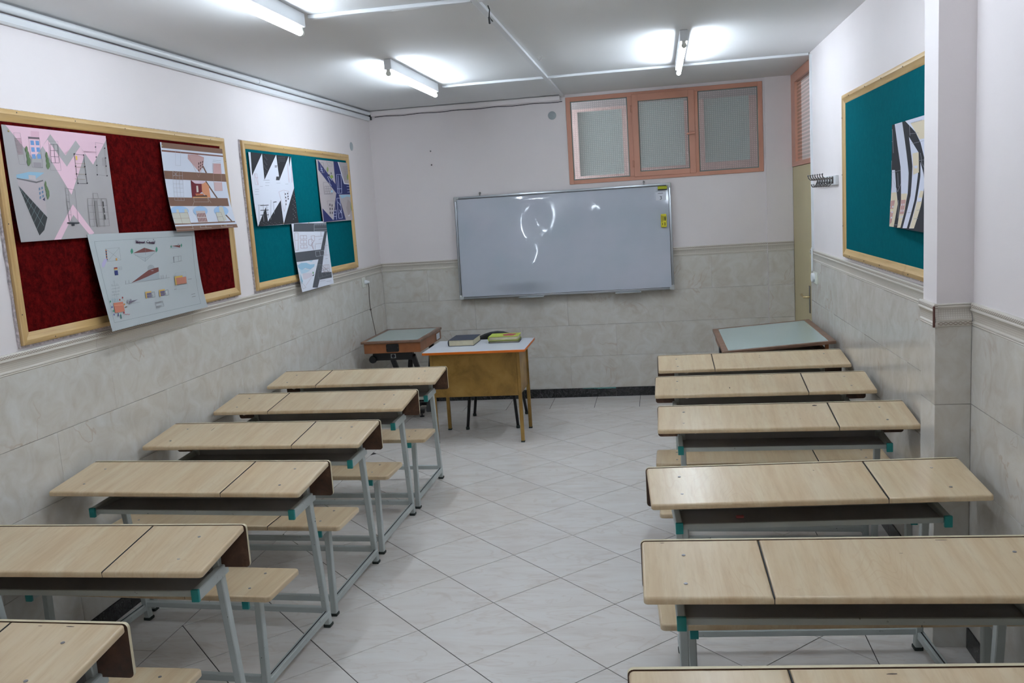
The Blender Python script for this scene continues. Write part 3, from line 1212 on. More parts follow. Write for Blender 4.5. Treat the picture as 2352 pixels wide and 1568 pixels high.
b = MB().tube([(-0.012, 0, 0.004), (-0.011, 0, -0.012), (0, 0, -0.015), (0.011, 0, -0.012), (0.012, 0, 0.004)], 0.0016, 6)
DM['hook'] = b.mesh('bag_hook', 'white_plastic')
SCUFF = {('R', 2): [(0.165, 0.268, 0.030, 0.016), (0.075, 0.10, 0.006, 0.004)], ('R', 1): [(-0.17, 0.09, 0.006, 0.030), (0.07, 0.27, 0.02, 0.004), (0.01, 0.27, 0.014, 0.004), (0.14, 0.24, 0.006, 0.005)],
         ('R', 0): [(0.06, 0.20, 0.016, 0.006), (0.065, 0.235, 0.010, 0.008), (-0.03, 0.22, 0.010, 0.003), (-0.09, 0.24, 0.008, 0.003)], ('R', 3): [(0.035, 0.24, 0.008, 0.004)],
         ('R', 4): [(0.28, 0.292, 0.045, 0.004), (-0.51, 0.292, 0.018, 0.003), (0.15, 0.22, 0.016, 0.002)], ('R', 5): [(0.10, 0.25, 0.03, 0.005), (-0.02, 0.285, 0.03, 0.004)],
         ('L', 0): [(-0.12, 0.255, 0.010, 0.006)], ('L', 2): [(-0.30, 0.22, 0.003, 0.05)], ('L', 5): [(0.42, 0.29, 0.03, 0.004), (0.33, 0.29, 0.02, 0.003)]}


def desk(n, label, grp, x, y, a, sd):
    t = thing('school_desk', label, 'desk', (x, y, 0), a, grp)
    for nm in 'ab':
        obj('desktop_board', DM['top', sd, nm], t)
        obj('seat_board', DM['seat', sd, nm], t)
    obj('joint_strip', DM['tops', sd], t)
    obj('joint_strip', DM['seats', sd], t)
    obj('front_panel', DM['panel'], t)
    obj('book_tray', DM['tray'], t)
    obj('tray_lip', DM['lip'], t)
    for s in (-1, 1):
        r = obj('side_rail', DM['rail', s], t)
        obj('end_cap', DM['cap', s], r)
        r = obj('desk_leg', DM['leg', s], t)
        obj('rubber_foot', DM['foot', s], r)
        r = obj('seat_rail', DM['srail', s], t)
        obj('end_cap', DM['scap', s], r)
        r = obj('seat_leg', DM['sleg', s], t)
        obj('rubber_foot', DM['sfoot', s], r)
        obj('skid', DM['skid', s], t)
        for yy in (0.075, 0.225):
            obj('screw', DM['screw'], t, (s * 0.452 + random.uniform(-.006, .006), yy + random.uniform(-.008, .008), DZ + DSL * yy + 0.0002))
        for yy in (-0.115, -0.25):
            obj('screw', DM['screw'], t, (s * 0.46 + random.uniform(-.006, .006), yy, 0.4685))
    obj('stretcher', DM['str1'], t)
    obj('stretcher', DM['str2'], t)
    for s in (-1, 1):
        obj('bag_hook', DM['hook'], t, (s * 0.40, 0.045, DZ + DSL * 0.045 - 0.022))
    for sx, sy, w_, d_ in SCUFF.get(('L' if x < 2 else 'R', n), []):
        pts = [(sx + w_ / 2 * math.cos(k * math.pi / 4) * random.uniform(.6, 1.1), sy + d_ / 2 * math.sin(k * math.pi / 4) * random.uniform(.6, 1.1)) for k in range(8)]
        bb = MB()
        bb.add([(q[0], q[1], DZ + DSL * q[1] + 0.0003) for q in pts], [tuple(range(8))])
        bb.build('scuff_mark', 'scuff', t, False)
    return t


NTH = ['first', 'second', 'third', 'fourth', 'fifth', 'sixth']
LD = [(0.609, -2.819, -0.018, -1), (0.602, -3.535, -0.028, -1), (0.601, -4.263, -0.031, 1), (0.596, -4.963, -0.047, 1), (0.589, -5.747, 0.0, 1), (0.600, -6.466, -0.014, 1)]
RD = [(3.147, -2.709, 0.007, -1), (3.125, -3.420, -0.017, 1), (3.138, -4.151, -0.010, 1), (3.112, -5.130, 0.060, 1), (3.095, -5.886, 0.027, -1), (3.088, -6.615, 0.062, -1)]
for i, q in enumerate(LD):
    desk(i, '%s maple desk with bench behind the gold table, in the row beside the red board' % NTH[i], 'school desks in the row beside the red board', *q)
for i, q in enumerate(RD):
    desk(i, '%s maple desk with bench behind the tilted glass table, in the row beside the pilaster' % NTH[i], 'school desks in the row beside the pilaster', *q)

e = MB().cbox(-0.014, -0.006, 0.0, 0.014, 0.006, 0.009, 0.002).build('eraser_stub', 'pink_rubber')
e.location = (2.86, -4.945, 0.6255)
e.rotation_euler = (0, 0, 0.1)
tag(e, 'small pink rubber stub lying in the book tray of a desk by the pilaster', 'eraser')
b = MB()
for dx, dy, ln in ((0.0, 0.0, 0.03), (0.02, 0.03, 0.02), (-0.01, 0.05, 0.025), (0.015, -0.05, 0.02)):
    b.tube([(dx, dy, -0.001), (dx + ln * 0.4, dy + ln * 0.3, -0.012), (dx + ln, dy - ln * 0.2, -0.001)], 0.0022, 5)
e = b.build('plaster_flake', 'white_plastic')
e.location = (1.872, -2.15, CEIL)
tag(e, 'loose white plaster flakes on the ceiling beside the long cable duct', 'plaster')

# ================================================================== TEACHER TABLE
t = thing('teacher_table', 'white topped gold steel table with orange edge near the whiteboard', 'table', (1.18, -1.35, 0))
TX0, TX1, TY0, TY1 = -0.398, 0.402, -0.298, 0.285
b = MB().box(TX0 + 0.002, TY0 + 0.002, 0.727, TX1 - 0.002, TY1 - 0.002, 0.7455)
top = b.build('tabletop', 'white_laminate', t)
b = MB()
b.cbox(TX0, TY0, 0.7265, TX1, TY0 + 0.003, 0.745, 0.001)
b.cbox(TX0, TY1 - 0.003, 0.7265, TX1, TY1, 0.745, 0.001)
b.cbox(TX0, TY0 + 0.003, 0.7265, TX0 + 0.003, TY1 - 0.003, 0.745, 0.001)
b.cbox(TX1 - 0.003, TY0 + 0.003, 0.7265, TX1, TY1 - 0.003, 0.745, 0.001)
b.build('edge_band', 'orange_edge', top)
LX0, LX1, LY0, LY1 = -0.352, 0.331, -0.196, 0.234
for lx in (LX0, LX1):
    for ly in (LY0, LY1):
        b = MB().bar((lx, ly, 0.012), (lx, ly, 0.7265), 0.027, 0.027, (0, 1, 0), c=0.003)
        lg = b.build('leg', 'gold_painted_steel', t)
        MB().cbox(lx - 0.0145, ly - 0.0145, 0, lx + 0.0145, ly + 0.0145, 0.013, 0.002).build('foot_cap', 'black_rubber', lg)
MB().cbox(LX0 + 0.0135, LY0 - 0.012, 0.374, LX1 - 0.0135, LY0 - 0.006, 0.718, 0.002).build('front_panel', 'gold_painted_steel', t)
for lx in (LX0, LX1):
    MB().cbox(lx - 0.003, LY0 + 0.0135, 0.374, lx + 0.003, LY1 - 0.0135, 0.718, 0.001).build('side_panel', 'gold_painted_steel', t)

# chair behind the table
t = thing('chair', 'black chair with a curved low back behind the gold table', 'chair', (1.185, -0.86, 0))
feet = [(-0.205, -0.26), (-0.243, 0.215), (0.22, -0.25), (0.222, 0.24)]
tops = [(-0.17, -0.17), (-0.18, 0.16), (0.18, -0.17), (0.18, 0.17)]
for (fx, fy), (tx, ty) in zip(feet, tops):
    lg = MB().tube([(fx, fy, 0.012), (tx, ty, 0.415)], [0.0125, 0.0145], 10).build('leg', 'black_metal', t)
    MB().lathe([(0.016, 0.0), (0.016, 0.02), (0.013, 0.024)], (fx, fy, 0), 'z', 10).build('foot_cap', 'black_rubber', lg)
MB().slab(rrect(0.43, 0.42, 0.08, 6), 0.415, 0.455, 0.014, 3, 0, 0.004).build('seat', 'black_plastic', t)
b = MB()
v = []
N = 18
for j, (zz, off) in enumerate(((0.50, 0.0), (0.58, 0.010), (0.66, 0.02), (0.72, 0.026), (0.745, 0.028))):
    for k in range(N + 1):
        an = math.radians(-20 + 220 * k / N)
        drop = 0.10 * abs(math.cos(an)) ** 2 * (j / 4.0)
        R = 0.235 + off
        v.append((R * math.cos(an), 0.0 + (R + 0.01) * math.sin(an), zz - drop))
nv = len(v)
v2 = [(p[0] * 0.90, p[1] * 0.90, p[2] - (0.008 if i >= 4 * (N + 1) else 0)) for i, p in enumerate(v)]
f = []
for j in range(4):
    for k in range(N):
        i = j * (N + 1) + k
        f.append((i, i + 1, i + N + 2, i + N + 1))
        f.append((nv + i, nv + i + N + 1, nv + i + N + 2, nv + i + 1))
for k in range(N):
    i = 4 * (N + 1) + k
    f.append((i, i + 1, nv + i + 1, nv + i))
    f.append((k, nv + k, nv + k + 1, k + 1))
for j in range(4):
    i = j * (N + 1)
    f.append((i, i + N + 1, nv + i + N + 1, nv + i))
    i += N
    f.append((i, nv + i, nv + i + N + 1, i + N + 1))
b.add(v + v2, f)
b.build('backrest', 'black_plastic', t)
for s in (-1, 1):
    MB().tube([(s * 0.19, 0.10, 0.43), (s * 0.215, 0.11, 0.53)], 0.011, 8).build('back_post', 'black_metal', t)

# books ----------------------------------------------------------------


def book(label, x, y, z, w_, d_, h_, a, cover, spine='x', group=None, name='book'):
    t = thing(name, label, 'book', (x, y, z), a, group)
    c = 0.003
    b = MB()
    b.cbox(-w_ / 2, -d_ / 2, 0, w_ / 2, d_ / 2, c, 0.001)
    b.cbox(-w_ / 2, -d_ / 2, h_ - c, w_ / 2, d_ / 2, h_, 0.001)
    pr = []
    for i in range(7):
        an = math.pi / 2 + math.pi * i / 6
        pr.append((-w_ / 2 + 0.002 + 0.35 * h_ / 2 * math.cos(an), h_ / 2 + h_ / 2 * math.sin(an)))
    v = [(p[0], -d_ / 2, p[1]) for p in pr] + [(p[0], d_ / 2, p[1]) for p in pr]
    k = len(pr)
    b.add(v, [(i, i + 1, k + i + 1, k + i) for i in range(k - 1)] + [tuple(range(k)), tuple(range(k, 2 * k))])
    cv = b.build('cover', cover, t)
    MB().box(-w_ / 2 + 0.003, -d_ / 2 + 0.004, c, w_ / 2 - 0.005, d_ / 2 - 0.004, h_ - c).build('page_block', 'page_cream', t)
    return t, cv


book('thick navy book with cream pages lying on the white table', 1.035, -1.235, 0.7458, 0.205, 0.275, 0.050, -0.01, 'navy_cover')
book('thin dark notebook under the lime green book', 1.362, -1.205, 0.7458, 0.245, 0.170, 0.016, 0.02, 'navy_cover')
t, cv = book('lime green book with a crimson blot on its cover', 1.360, -1.198, 0.7620, 0.240, 0.180, 0.036, 0.0, 'lime_cover')
pts = []
for k in range(26):
    an = 2 * math.pi * k / 26
    rr = 1.0 + 0.12 * math.sin(5 * an) + (0.22 * (k % 2) if -0.8 < math.sin(an) and math.cos(an) > 0.4 else 0)
    pts.append((0.035 + 0.052 * rr * math.cos(an), -0.004 + 0.058 * rr * math.sin(an)))
b = MB()
b.add([(p[0], p[1], 0.03625) for p in pts], [tuple(range(26))])
b.build('cover_print', 'crimson_print', cv, False)

# ================================================================== GLASS-TOPPED DRAWING TABLES
t = thing('drawing_table', 'wooden light table with black vent, standing in the corner by the teal board', 'table', (0.352, -0.675, 0))
W2, D2 = 0.262, 0.378
b = MB()
rw = 0.035
for q in ((-W2, -D2, W2, -D2 + rw), (-W2, D2 - rw, W2, D2), (-W2, -D2 + rw, -W2 + rw, D2 - rw), (W2 - rw, -D2 + rw, W2, D2 - rw)):
    MB().cbox(q[0], q[1], 0.742, q[2], q[3], 0.762, 0.003).build('rim_rail', 'mahogany_rail', t)
MB().box(-W2 + rw, -D2 + rw, 0.752, W2 - rw, D2 - rw, 0.7605).build('glass_top', 'table_glass', t)
ins = 0.022
for q in ((-W2 + ins, -D2 + 0.012, W2 - 0.008, -D2 + 0.030), (-W2 + ins, D2 - 0.03, W2 - 0.008, D2 - 0.012), (-W2 + ins, -D2 + 0.03, -W2 + ins + 0.018, D2 - 0.03), (W2 - 0.026, -D2 + 0.03, W2 - 0.008, D2 - 0.03)):
    MB().cbox(q[0], q[1], 0.658, q[2], q[3], 0.7418, 0.003).build('apron', 'mahogany', t)
MB().box(-W2 + 0.04, -D2 + 0.03, 0.660, W2 - 0.026, D2 - 0.03, 0.666).build('bottom_board', 'mahogany', t)
vt = MB().slab(rrect(0.112, 0.068, 0.012, 4), 0, 0.005, 0.002, 2).xf(lambda p: Vector((p.x - 0.02 + 0.032, -D2 + 0.012 - p.z, 0.7 + p.y + 0.002))).build('vent_cover', 'black_plastic', t)
b = MB()
for i in range(9):
    b.box(-0.040 + 0.011 * i + 0.008, -D2 + 0.005, 0.678, -0.040 + 0.011 * i + 0.0105, -D2 + 0.0068, 0.726)
b.build('vent_slot', 'dark_line', vt, False)
for s in (-1, 1):
    MB().lathe([(0.003, 0.0), (0.002, -0.002)], (0.012 + s * 0.048, -D2 + 0.0072, 0.702), 'y', 8).build('screw', 'chrome', vt)
lb = MB().cbox(W2 - 0.008, 0.168, 0.668, W2 - 0.003, 0.305, 0.732, 0.001).build('label_frame', 'mahogany_rail', t)
MB().box(W2 - 0.003, 0.180, 0.674, W2 - 0.002, 0.293, 0.726).build('label_card', 'paper_white', lb)
# black metal folding base
MB().cbox(-0.19, -0.30, 0.585, 0.16, -0.24, 0.655, 0.004).build('cross_box', 'black_metal', t)
kb = MB().lathe([(0.03, 0.0), (0.034, -0.012), (0.030, -0.03)], (-0.185, -0.305, 0.60), 'y', 14).build('knob', 'black_plastic', t)
MB().cbox(-0.03, -0.303, 0.603, 0.015, -0.300, 0.640, 0.001).build('socket_plate', 'aluminium', t)
MB().lathe([(0.016, -0.304), (0.014, -0.308)], (-0.008, 0, 0.621), 'y', 14).build('socket_face', 'dark_gap', t)
for s in (-0.03, 0.16):
    MB().bar((s, -0.28, 0.62), (s, 0.18, 0.07), 0.04, 0.03, c=0.003).build('base_leg', 'black_metal', t)
    MB().bar((s + 0.035, 0.25, 0.655), (s + 0.035, -0.05, 0.07), 0.04, 0.03, c=0.003).build('base_leg', 'black_metal', t)
    MB().tube([(s + 0.06, 0.05, 0.64), (s + 0.07, 0.02, 0.30)], 0.006, 8).build('stay_rod', 'black_metal', t)
for yy in (0.06, 0.52):
    fb = MB().cbox(-0.22, yy - 0.022, 0.032, 0.125, yy + 0.022, 0.062, 0.004).xf(lambda p: Vector((p.x, p.y if yy < 0.3 else p.y - 0.13, p.z))).build('floor_bar', 'black_metal', t)
    y3 = yy if yy < 0.3 else yy - 0.13
    for xx in (-0.19, 0.10):
        MB().lathe([(0.022, 0.0), (0.022, 0.006), (0.006, 0.010), (0.006, 0.033)], (xx, y3, 0), 'z', 12).build('levelling_foot', 'black_plastic', fb)
MB().bar((0.0, 0.06, 0.048), (0.0, 0.39, 0.048), 0.04, 0.03, c=0.003).build('spine_bar', 'black_metal', t)

# tilted one beside the pilaster wall: the lid is propped up on the wall side
t = thing('drawing_table', 'glass topped wooden drawing table with tilted lid against the pilaster wall', 'table', (3.349, -1.791, 0))
W3, D3, TZ, TILT = 0.358, 0.515, 0.810, 0.064
ct, st_ = math.cos(TILT), math.sin(TILT)


def lid(p):
    # hinged on the -x side: +x side is higher
    x_, z_ = p.x, p.z - TZ
    return Vector((x_ * ct - z_ * st_, p.y, TZ + x_ * st_ + z_ * ct))


rw = 0.042
for q in ((-W3, -D3, W3, -D3 + 0.030), (-W3, D3 - 0.03, W3, D3), (-W3, -D3 + 0.03, -W3 + rw, D3 - 0.03), (W3 - rw, -D3 + 0.03, W3, D3 - 0.03)):
    MB().cbox(q[0], q[1], TZ - 0.020, q[2], q[3], TZ, 0.003).xf(lid).build('lid_rail', 'mahogany_rail', t)
MB().box(-W3 + rw, -D3 + 0.03, TZ - 0.010, W3 - rw, D3 - 0.03, TZ - 0.0015).xf(lid).build('glass_top', 'table_glass', t)
bz0, bz1 = 0.700, 0.762
for q in ((-W3 + 0.02, -D3 + 0.02, W3 - 0.04, -D3 + 0.04), (-W3 + 0.02, D3 - 0.04, W3 - 0.04, D3 - 0.02), (-W3 + 0.02, -D3 + 0.04, -W3 + 0.04, D3 - 0.04), (W3 - 0.06, -D3 + 0.04, W3 - 0.04, D3 - 0.04)):
    MB().cbox(q[0], q[1], bz0, q[2], q[3], bz1, 0.003).build('apron', 'mahogany', t)
MB().box(-W3 + 0.04, -D3 + 0.04, bz0, W3 - 0.06, D3 - 0.04, bz0 + 0.006).build('bottom_board', 'mahogany', t)
for yy in (-D3 + 0.06, D3 - 0.06):
    MB().bar((W3 - 0.05, yy, 0.755), (W3 - 0.05, yy, 0.81), 0.022, 0.022, (0, 1, 0)).build('lid_prop', 'mahogany', t)
MB().cbox(-W3 - 0.004, -0.30, 0.725, -W3 + 0.020, -0.22, 0.775, 0.003).build('lid_hinge', 'black_metal', t)
for yy in (-0.33, 0.33):
    MB().bar((-0.02, yy, 0.699), (-0.02, yy, 0.06), 0.05, 0.05, (0, 1, 0), c=0.004).build('base_leg', 'black_metal', t)
    fb = MB().cbox(-0.26, yy - 0.025, 0.014, 0.24, yy + 0.025, 0.06, 0.004).build('floor_bar', 'black_metal', t)
    for xx in (-0.23, 0.21):
        MB().lathe([(0.022, 0.0), (0.022, 0.008), (0.007, 0.010), (0.007, 0.016)], (xx, yy, 0), 'z', 12).build('levelling_foot', 'black_plastic', fb)
MB().bar((-0.02, -0.33, 0.35), (-0.02, 0.33, 0.35), 0.03, 0.03, c=0.003).build('stretcher', 'black_metal', t)

# ================================================================== WHITEBOARD
BX0, BX1, BZ0, BZ1 = 0.757, 2.738, 0.982, 1.932
BC = Vector(((BX0 + BX1) / 2, 0, BZ0))
t = thing('whiteboard', 'large whiteboard in an aluminium frame under the salmon window', 'whiteboard', (BC.x, -0.0565, BC.z))
WT = -0.06           # the foot of the board stands off the wall
t.rotation_euler = (WT, 0, 0)
WB_LOC = Vector((BC.x, -0.0565, BC.z))
WB_ROT = Euler((WT, 0, 0)).to_matrix()


def on_board(o, x_, y_, z_):
    o.location = WB_LOC + WB_ROT @ Vector((x_ - BC.x, y_, z_ - BC.z))
    o.rotation_euler = (WT, 0, 0)


bw, bh = BX1 - BX0, BZ1 - BZ0
nx, nz = 150, 84
v = []
for j in range(nz + 1):
    for i in range(nx + 1):
        u_, w_ = i / nx, j / nz
        x_ = -bw / 2 + 0.018 + (bw - 0.036) * u_
        z_ = 0.018 + (bh - 0.036) * w_
        env = math.sin(math.pi * u_) * math.sin(math.pi * w_)
        def gs(a_, u0_, w0_, su_, sw_):
            return a_ * math.exp(-((u_ - u0_) / su_) ** 2 - ((w_ - w0_) / sw_) ** 2)
        d = gs(.026, .34, .20, .12, .50) + gs(.010, .24, .15, .06, .50) + gs(-.008, .38, .72, .05, .15) + gs(-.004, .33, .42, .05, .10) + gs(.004, .70, .80, .045, .16)
        ed = min(1.0, w_ / 0.14, (1 - w_) / 0.05)
        d *= 1.3 * ed * ed * (3 - 2 * ed)
        v.append((x_, -0.0205 - d, z_))
f = []
for j in range(nz):
    for i in range(nx):
        a = j * (nx + 1) + i
        f.append((a, a + 1, a + nx + 2, a + nx + 1))
b = MB()
b.add(v, f)
b.box(-bw / 2 + 0.016, -0.014, 0.016, bw / 2 - 0.016, -0.001, bh - 0.016)
b.build('writing_surface', 'whiteboard_enamel', t)
fr = 0.024
for nm, q in (('f', (-bw / 2 + 0.035, 0.0, bw / 2 - 0.035, fr)), ('f', (-bw / 2 + 0.035, bh - fr, bw / 2 - 0.035, bh)), ('f', (-bw / 2, 0.035, -bw / 2 + fr, bh - 0.035)), ('f', (bw / 2 - fr, 0.035, bw / 2, bh - 0.035))):
    b = MB().cbox(q[0], -0.029, q[1], q[2], -0.0005, q[3], 0.004)
    rl = b.build('frame_rail', 'aluminium', t)
    if q[2] - q[0] > q[3] - q[1]:
        zz = q[3] - 0.004 if q[1] < 0.1 else q[1] + 0.004
        MB().box(q[0], -0.0296, zz - 0.002, q[2], -0.0288, zz + 0.002).build('frame_groove', 'dark_line', rl, False)
    else:
        xx = q[2] - 0.004 if q[0] < 0 else q[0] + 0.004
        MB().box(xx - 0.002, -0.0296, q[1], xx + 0.002, -0.0288, q[3]).build('frame_groove', 'dark_line', rl, False)
for sx in (-1, 1):
    for top_ in (0, 1):
        pr = rrect(0.044, 0.044, 0.016, 5)
        cx, cz = sx * (bw / 2 - 0.020), (0.020 if not top_ else bh - 0.020)
        # L-shaped cap: two slabs
        b = MB()
        b.slab(rrect(0.046, 0.026, 0.010, 4), 0, 0.032, 0.004, 2).xf(lambda p: Vector((cx + p.x, -p.z, (0.011 if not top_ else bh - 0.011) + p.y)))
        c2 = MB().slab(rrect(0.026, 0.046, 0.010, 4), 0, 0.0322, 0.004, 2).xf(lambda p: Vector((sx * (bw / 2 - 0.011) + p.x, -p.z, cz + p.y)))
        b.add(c2.v, c2.f)
        b.build('corner_cap', 'corner_grey', t)
for xx in (1.001, 2.502):
    b = MB().lathe([(0.011, -0.001), (0.009, -0.008), (0.004, -0.010)], (xx - BC.x, 0, 1.957 - BZ0), 'y', 12)
    b.box(xx - BC.x - 0.004, -0.012, 1.930 - BZ0, xx - BC.x + 0.004, -0.001, 1.957 - BZ0)
    b.build('hanging_clip', 'dark_chrome', t)
for x0, x1 in ((1.321, 1.555), (2.211, 2.44)):
    MB().cbox(x0 - BC.x, -0.060, -0.012, x1 - BC.x, -0.004, -0.003, 0.002).build('marker_ledge', 'aluminium', t)

SURF = -0.0245
# sticker with the number 3


def text_mesh(s, size):
    c = D.curves.new('t', 'FONT')
    c.body = s
    c.size = size
    c.align_x = 'CENTER'
    o = D.objects.new('t', c)
    COL.objects.link(o)
    dg = bpy.context.evaluated_depsgraph_get()
    dg.update()
    me = D.meshes.new_from_object(o.evaluated_get(dg))
    vs = [tuple(v.co) for v in me.vertices]
    fs = [tuple(p.vertices) for p in me.polygons]
    D.objects.remove(o, do_unlink=True)
    D.curves.remove(c)
    D.meshes.remove(me)
    return vs, fs


st = MB().box(-0.046, -0.0012, -0.037, 0.046, 0.0, 0.037).build('label_sticker', 'paper_white')
on_board(st, 2.648, -0.0215, 1.820)
tag(st, 'white paper sticker with the number 3 on the whiteboard', 'sticker')
vs, fs = text_mesh('3', 0.046)
b = MB()
b.add([(p[0], -0.0014, -0.031 + p[1]) for p in vs], fs)
for i in range(9):
    b.box(-0.024 + i * 0.0052, -0.0014, 0.0225, -0.024 + i * 0.0052 + 0.0038, -0.0013, 0.0275 + 0.001 * (i % 2))
b.build('printed_number', 'ink', st, False)
# erasers on the board
er = MB()
o2 = rrect(0.050, 0.118, 0.008, 4)
er.slab(o2, 0.0, 0.026, 0.004, 2).xf(lambda p: Vector((p.x, -p.z, p.y)))
e = er.build('board_eraser', 'yellow_plastic')
on_board(e, 2.666, -0.0215, 1.601)
tag(e, 'yellow magnetic eraser with black print stuck upright on the whiteboard', 'eraser')
b = MB()
el = [(0.012 + 0.0055 * math.cos(k * math.pi / 8), 0.018 + 0.022 * math.sin(k * math.pi / 8)) for k in range(16)]
b.add([(p[0], -0.0262, p[1]) for p in el], [tuple(range(16))])
for q in ((-0.016, -0.012, -0.012, 0.045), (-0.005, 0.000, -0.001, 0.040), (-0.014, -0.040, -0.009, -0.020), (0.004, -0.043, 0.014, -0.037), (0.006, -0.036, 0.012, -0.016)):
    b.box(q[0], -0.0262, q[1], q[2], -0.026, q[3])
for i in range(14):
    b.box(-0.0255, -0.020, -0.048 + i * 0.007, -0.0245, -0.010, -0.045 + i * 0.007)
    b.box(0.0245, -0.020, -0.048 + i * 0.007, 0.0255, -0.010, -0.045 + i * 0.007)
b.build('printed_marks', 'ink', e, False)
e = MB().cbox(-0.042, -0.030, -0.017, 0.040, 0.0, 0.017, 0.005).build('board_eraser', 'lime_sponge')
on_board(e, 2.666, -0.0215, 1.889)
tag(e, 'lime yellow sponge eraser in the top corner of the whiteboard', 'eraser')
MB().cbox(-0.0421, -0.0305, -0.0172, 0.0395, -0.0005, -0.009, 0.002).build('felt_face', 'ink', e)

# ================================================================== NOTICE BOARDS


def notice_board(label, sgn, xw, ya, yb, z0, z1, felt, nails=6):
    """board on a side wall; face looks along sgn*x; ya<yb"""
    yc = (ya + yb) / 2
    t = thing('notice_board', label, 'notice board', (xw, yc, z0))
    w2 = (yb - ya) / 2
    h = z1 - z0
    fw = 0.050

    def X(a):
        return sgn * a
    MB().box(X(0.001), -w2 + 0.02, 0.02, X(0.012), w2 - 0.02, h - 0.02).build('felt_panel', felt, t, False)
    # mitred mouldings with a stepped profile
    prof = [(0.0, 0.001), (0.0, 0.022), (0.006, 0.026), (0.020, 0.026), (0.024, 0.022), (0.044, 0.018), (fw, 0.013), (fw, 0.001)]

    def side(kind):
        b = MB()
        v = []
        for e in (-1, 1):
            for q, hgt in prof:
                if kind in 'tb':
                    zz = (h - q) if kind == 't' else q
                    v.append((X(hgt), e * (w2 - q), zz))
                else:
                    yy = (-w2 + q) if kind == 'l' else (w2 - q)
                    v.append((X(hgt), yy, (h / 2) + e * (h / 2 - q)))
        n = len(prof)
        b.add(v, [(i, (i + 1) % n, n + (i + 1) % n, n + i) for i in range(n)] + [tuple(range(n)), tuple(range(n, 2 * n))])
        return b
    for kd in 'tblr':
        r = side(kd).build('frame_rail', 'pine_y' if kd in 'tb' else 'pine_z', t)
        ln = 2 * w2 if kd in 'tb' else h
        k = 5 if kd in 'tb' else 3
        for i in range(k):
            a = (i + 0.5) / k + random.uniform(-.04, .04)
            c = 0.014 + random.uniform(-.004, .006)
            if kd == 't':
                p = (X(0.0262), -w2 + a * ln, h - c)
            elif kd == 'b':
                p = (X(0.0262), -w2 + a * ln, c)
            elif kd == 'l':
                p = (X(0.0262), -w2 + c, a * ln)
            else:
                p = (X(0.0262), w2 - c, a * ln)
            nb = MB().lathe([(0.0028, -0.002), (0.0028, 0.0004), (0.0014, 0.0005)], (0, 0, 0), 'x', 8)
            o = nb.build('nail', 'dark_line', r)
            o.location = p
    # ragged backing sheet behind the frame
    b = MB()
    random.seed(3)
    pts = []
    m = 26
    for i in range(m):
        pts.append((-w2 - 0.006 - random.uniform(0, .006), -0.010 + i * (h + 0.016) / (m - 1)))
    pts += [(-w2 + 0.03, h + 0.004), (w2 - 0.02, h + 0.004 + 0.002), (w2 - 0.01, -0.010), (-w2 + 0.1, -0.012)]
    n = len(pts)
    if sgn < 0:
        pts = [(-p[0], p[1]) for p in pts]
    b.add([(X(0.0), p[0], p[1]) for p in pts] + [(X(0.009), p[0], p[1]) for p in pts],
          [tuple(range(n)), tuple(range(n, 2 * n))] + [(i, (i + 1) % n, n + (i + 1) % n, n + i) for i in range(n)])
    b.build('backing_sheet', 'backing_board', t, False)
    return t


notice_board('pine framed notice board with dark red felt beside the teal one', 1, -0.007 + 0.0005, -4.935, -2.972, 1.379, 2.338, 'red_felt')
notice_board('pine framed notice board with teal felt beside the red one', 1, -0.007 + 0.0005, -2.730, -0.715, 1.377, 2.342, 'teal_felt')
notice_board('pine framed notice board with teal felt partly behind the pilaster', -1, WR + 0.007 - 0.0005, -4.46, -2.488, 1.383, 2.338, 'teal_felt')

# ================================================================== POSTERS
PRINT = {}


def pmat(rgb):
    k = 'print_%02x%02x%02x' % rgb
    if k not in MATS:
        mat(k, rgb, 0.75, spec=0.25)
    return k


cpos = np.array(M.translation)
cR, cU, cF = np.array(CR), np.array(CU), np.array(CF)


def proj(X):
    d = np.asarray(X, float) - cpos
    z = d @ cF
    return np.array([1176 + 2036.02 * (d @ cR) / z, 784 - 2036.02 * (d @ cU) / z])


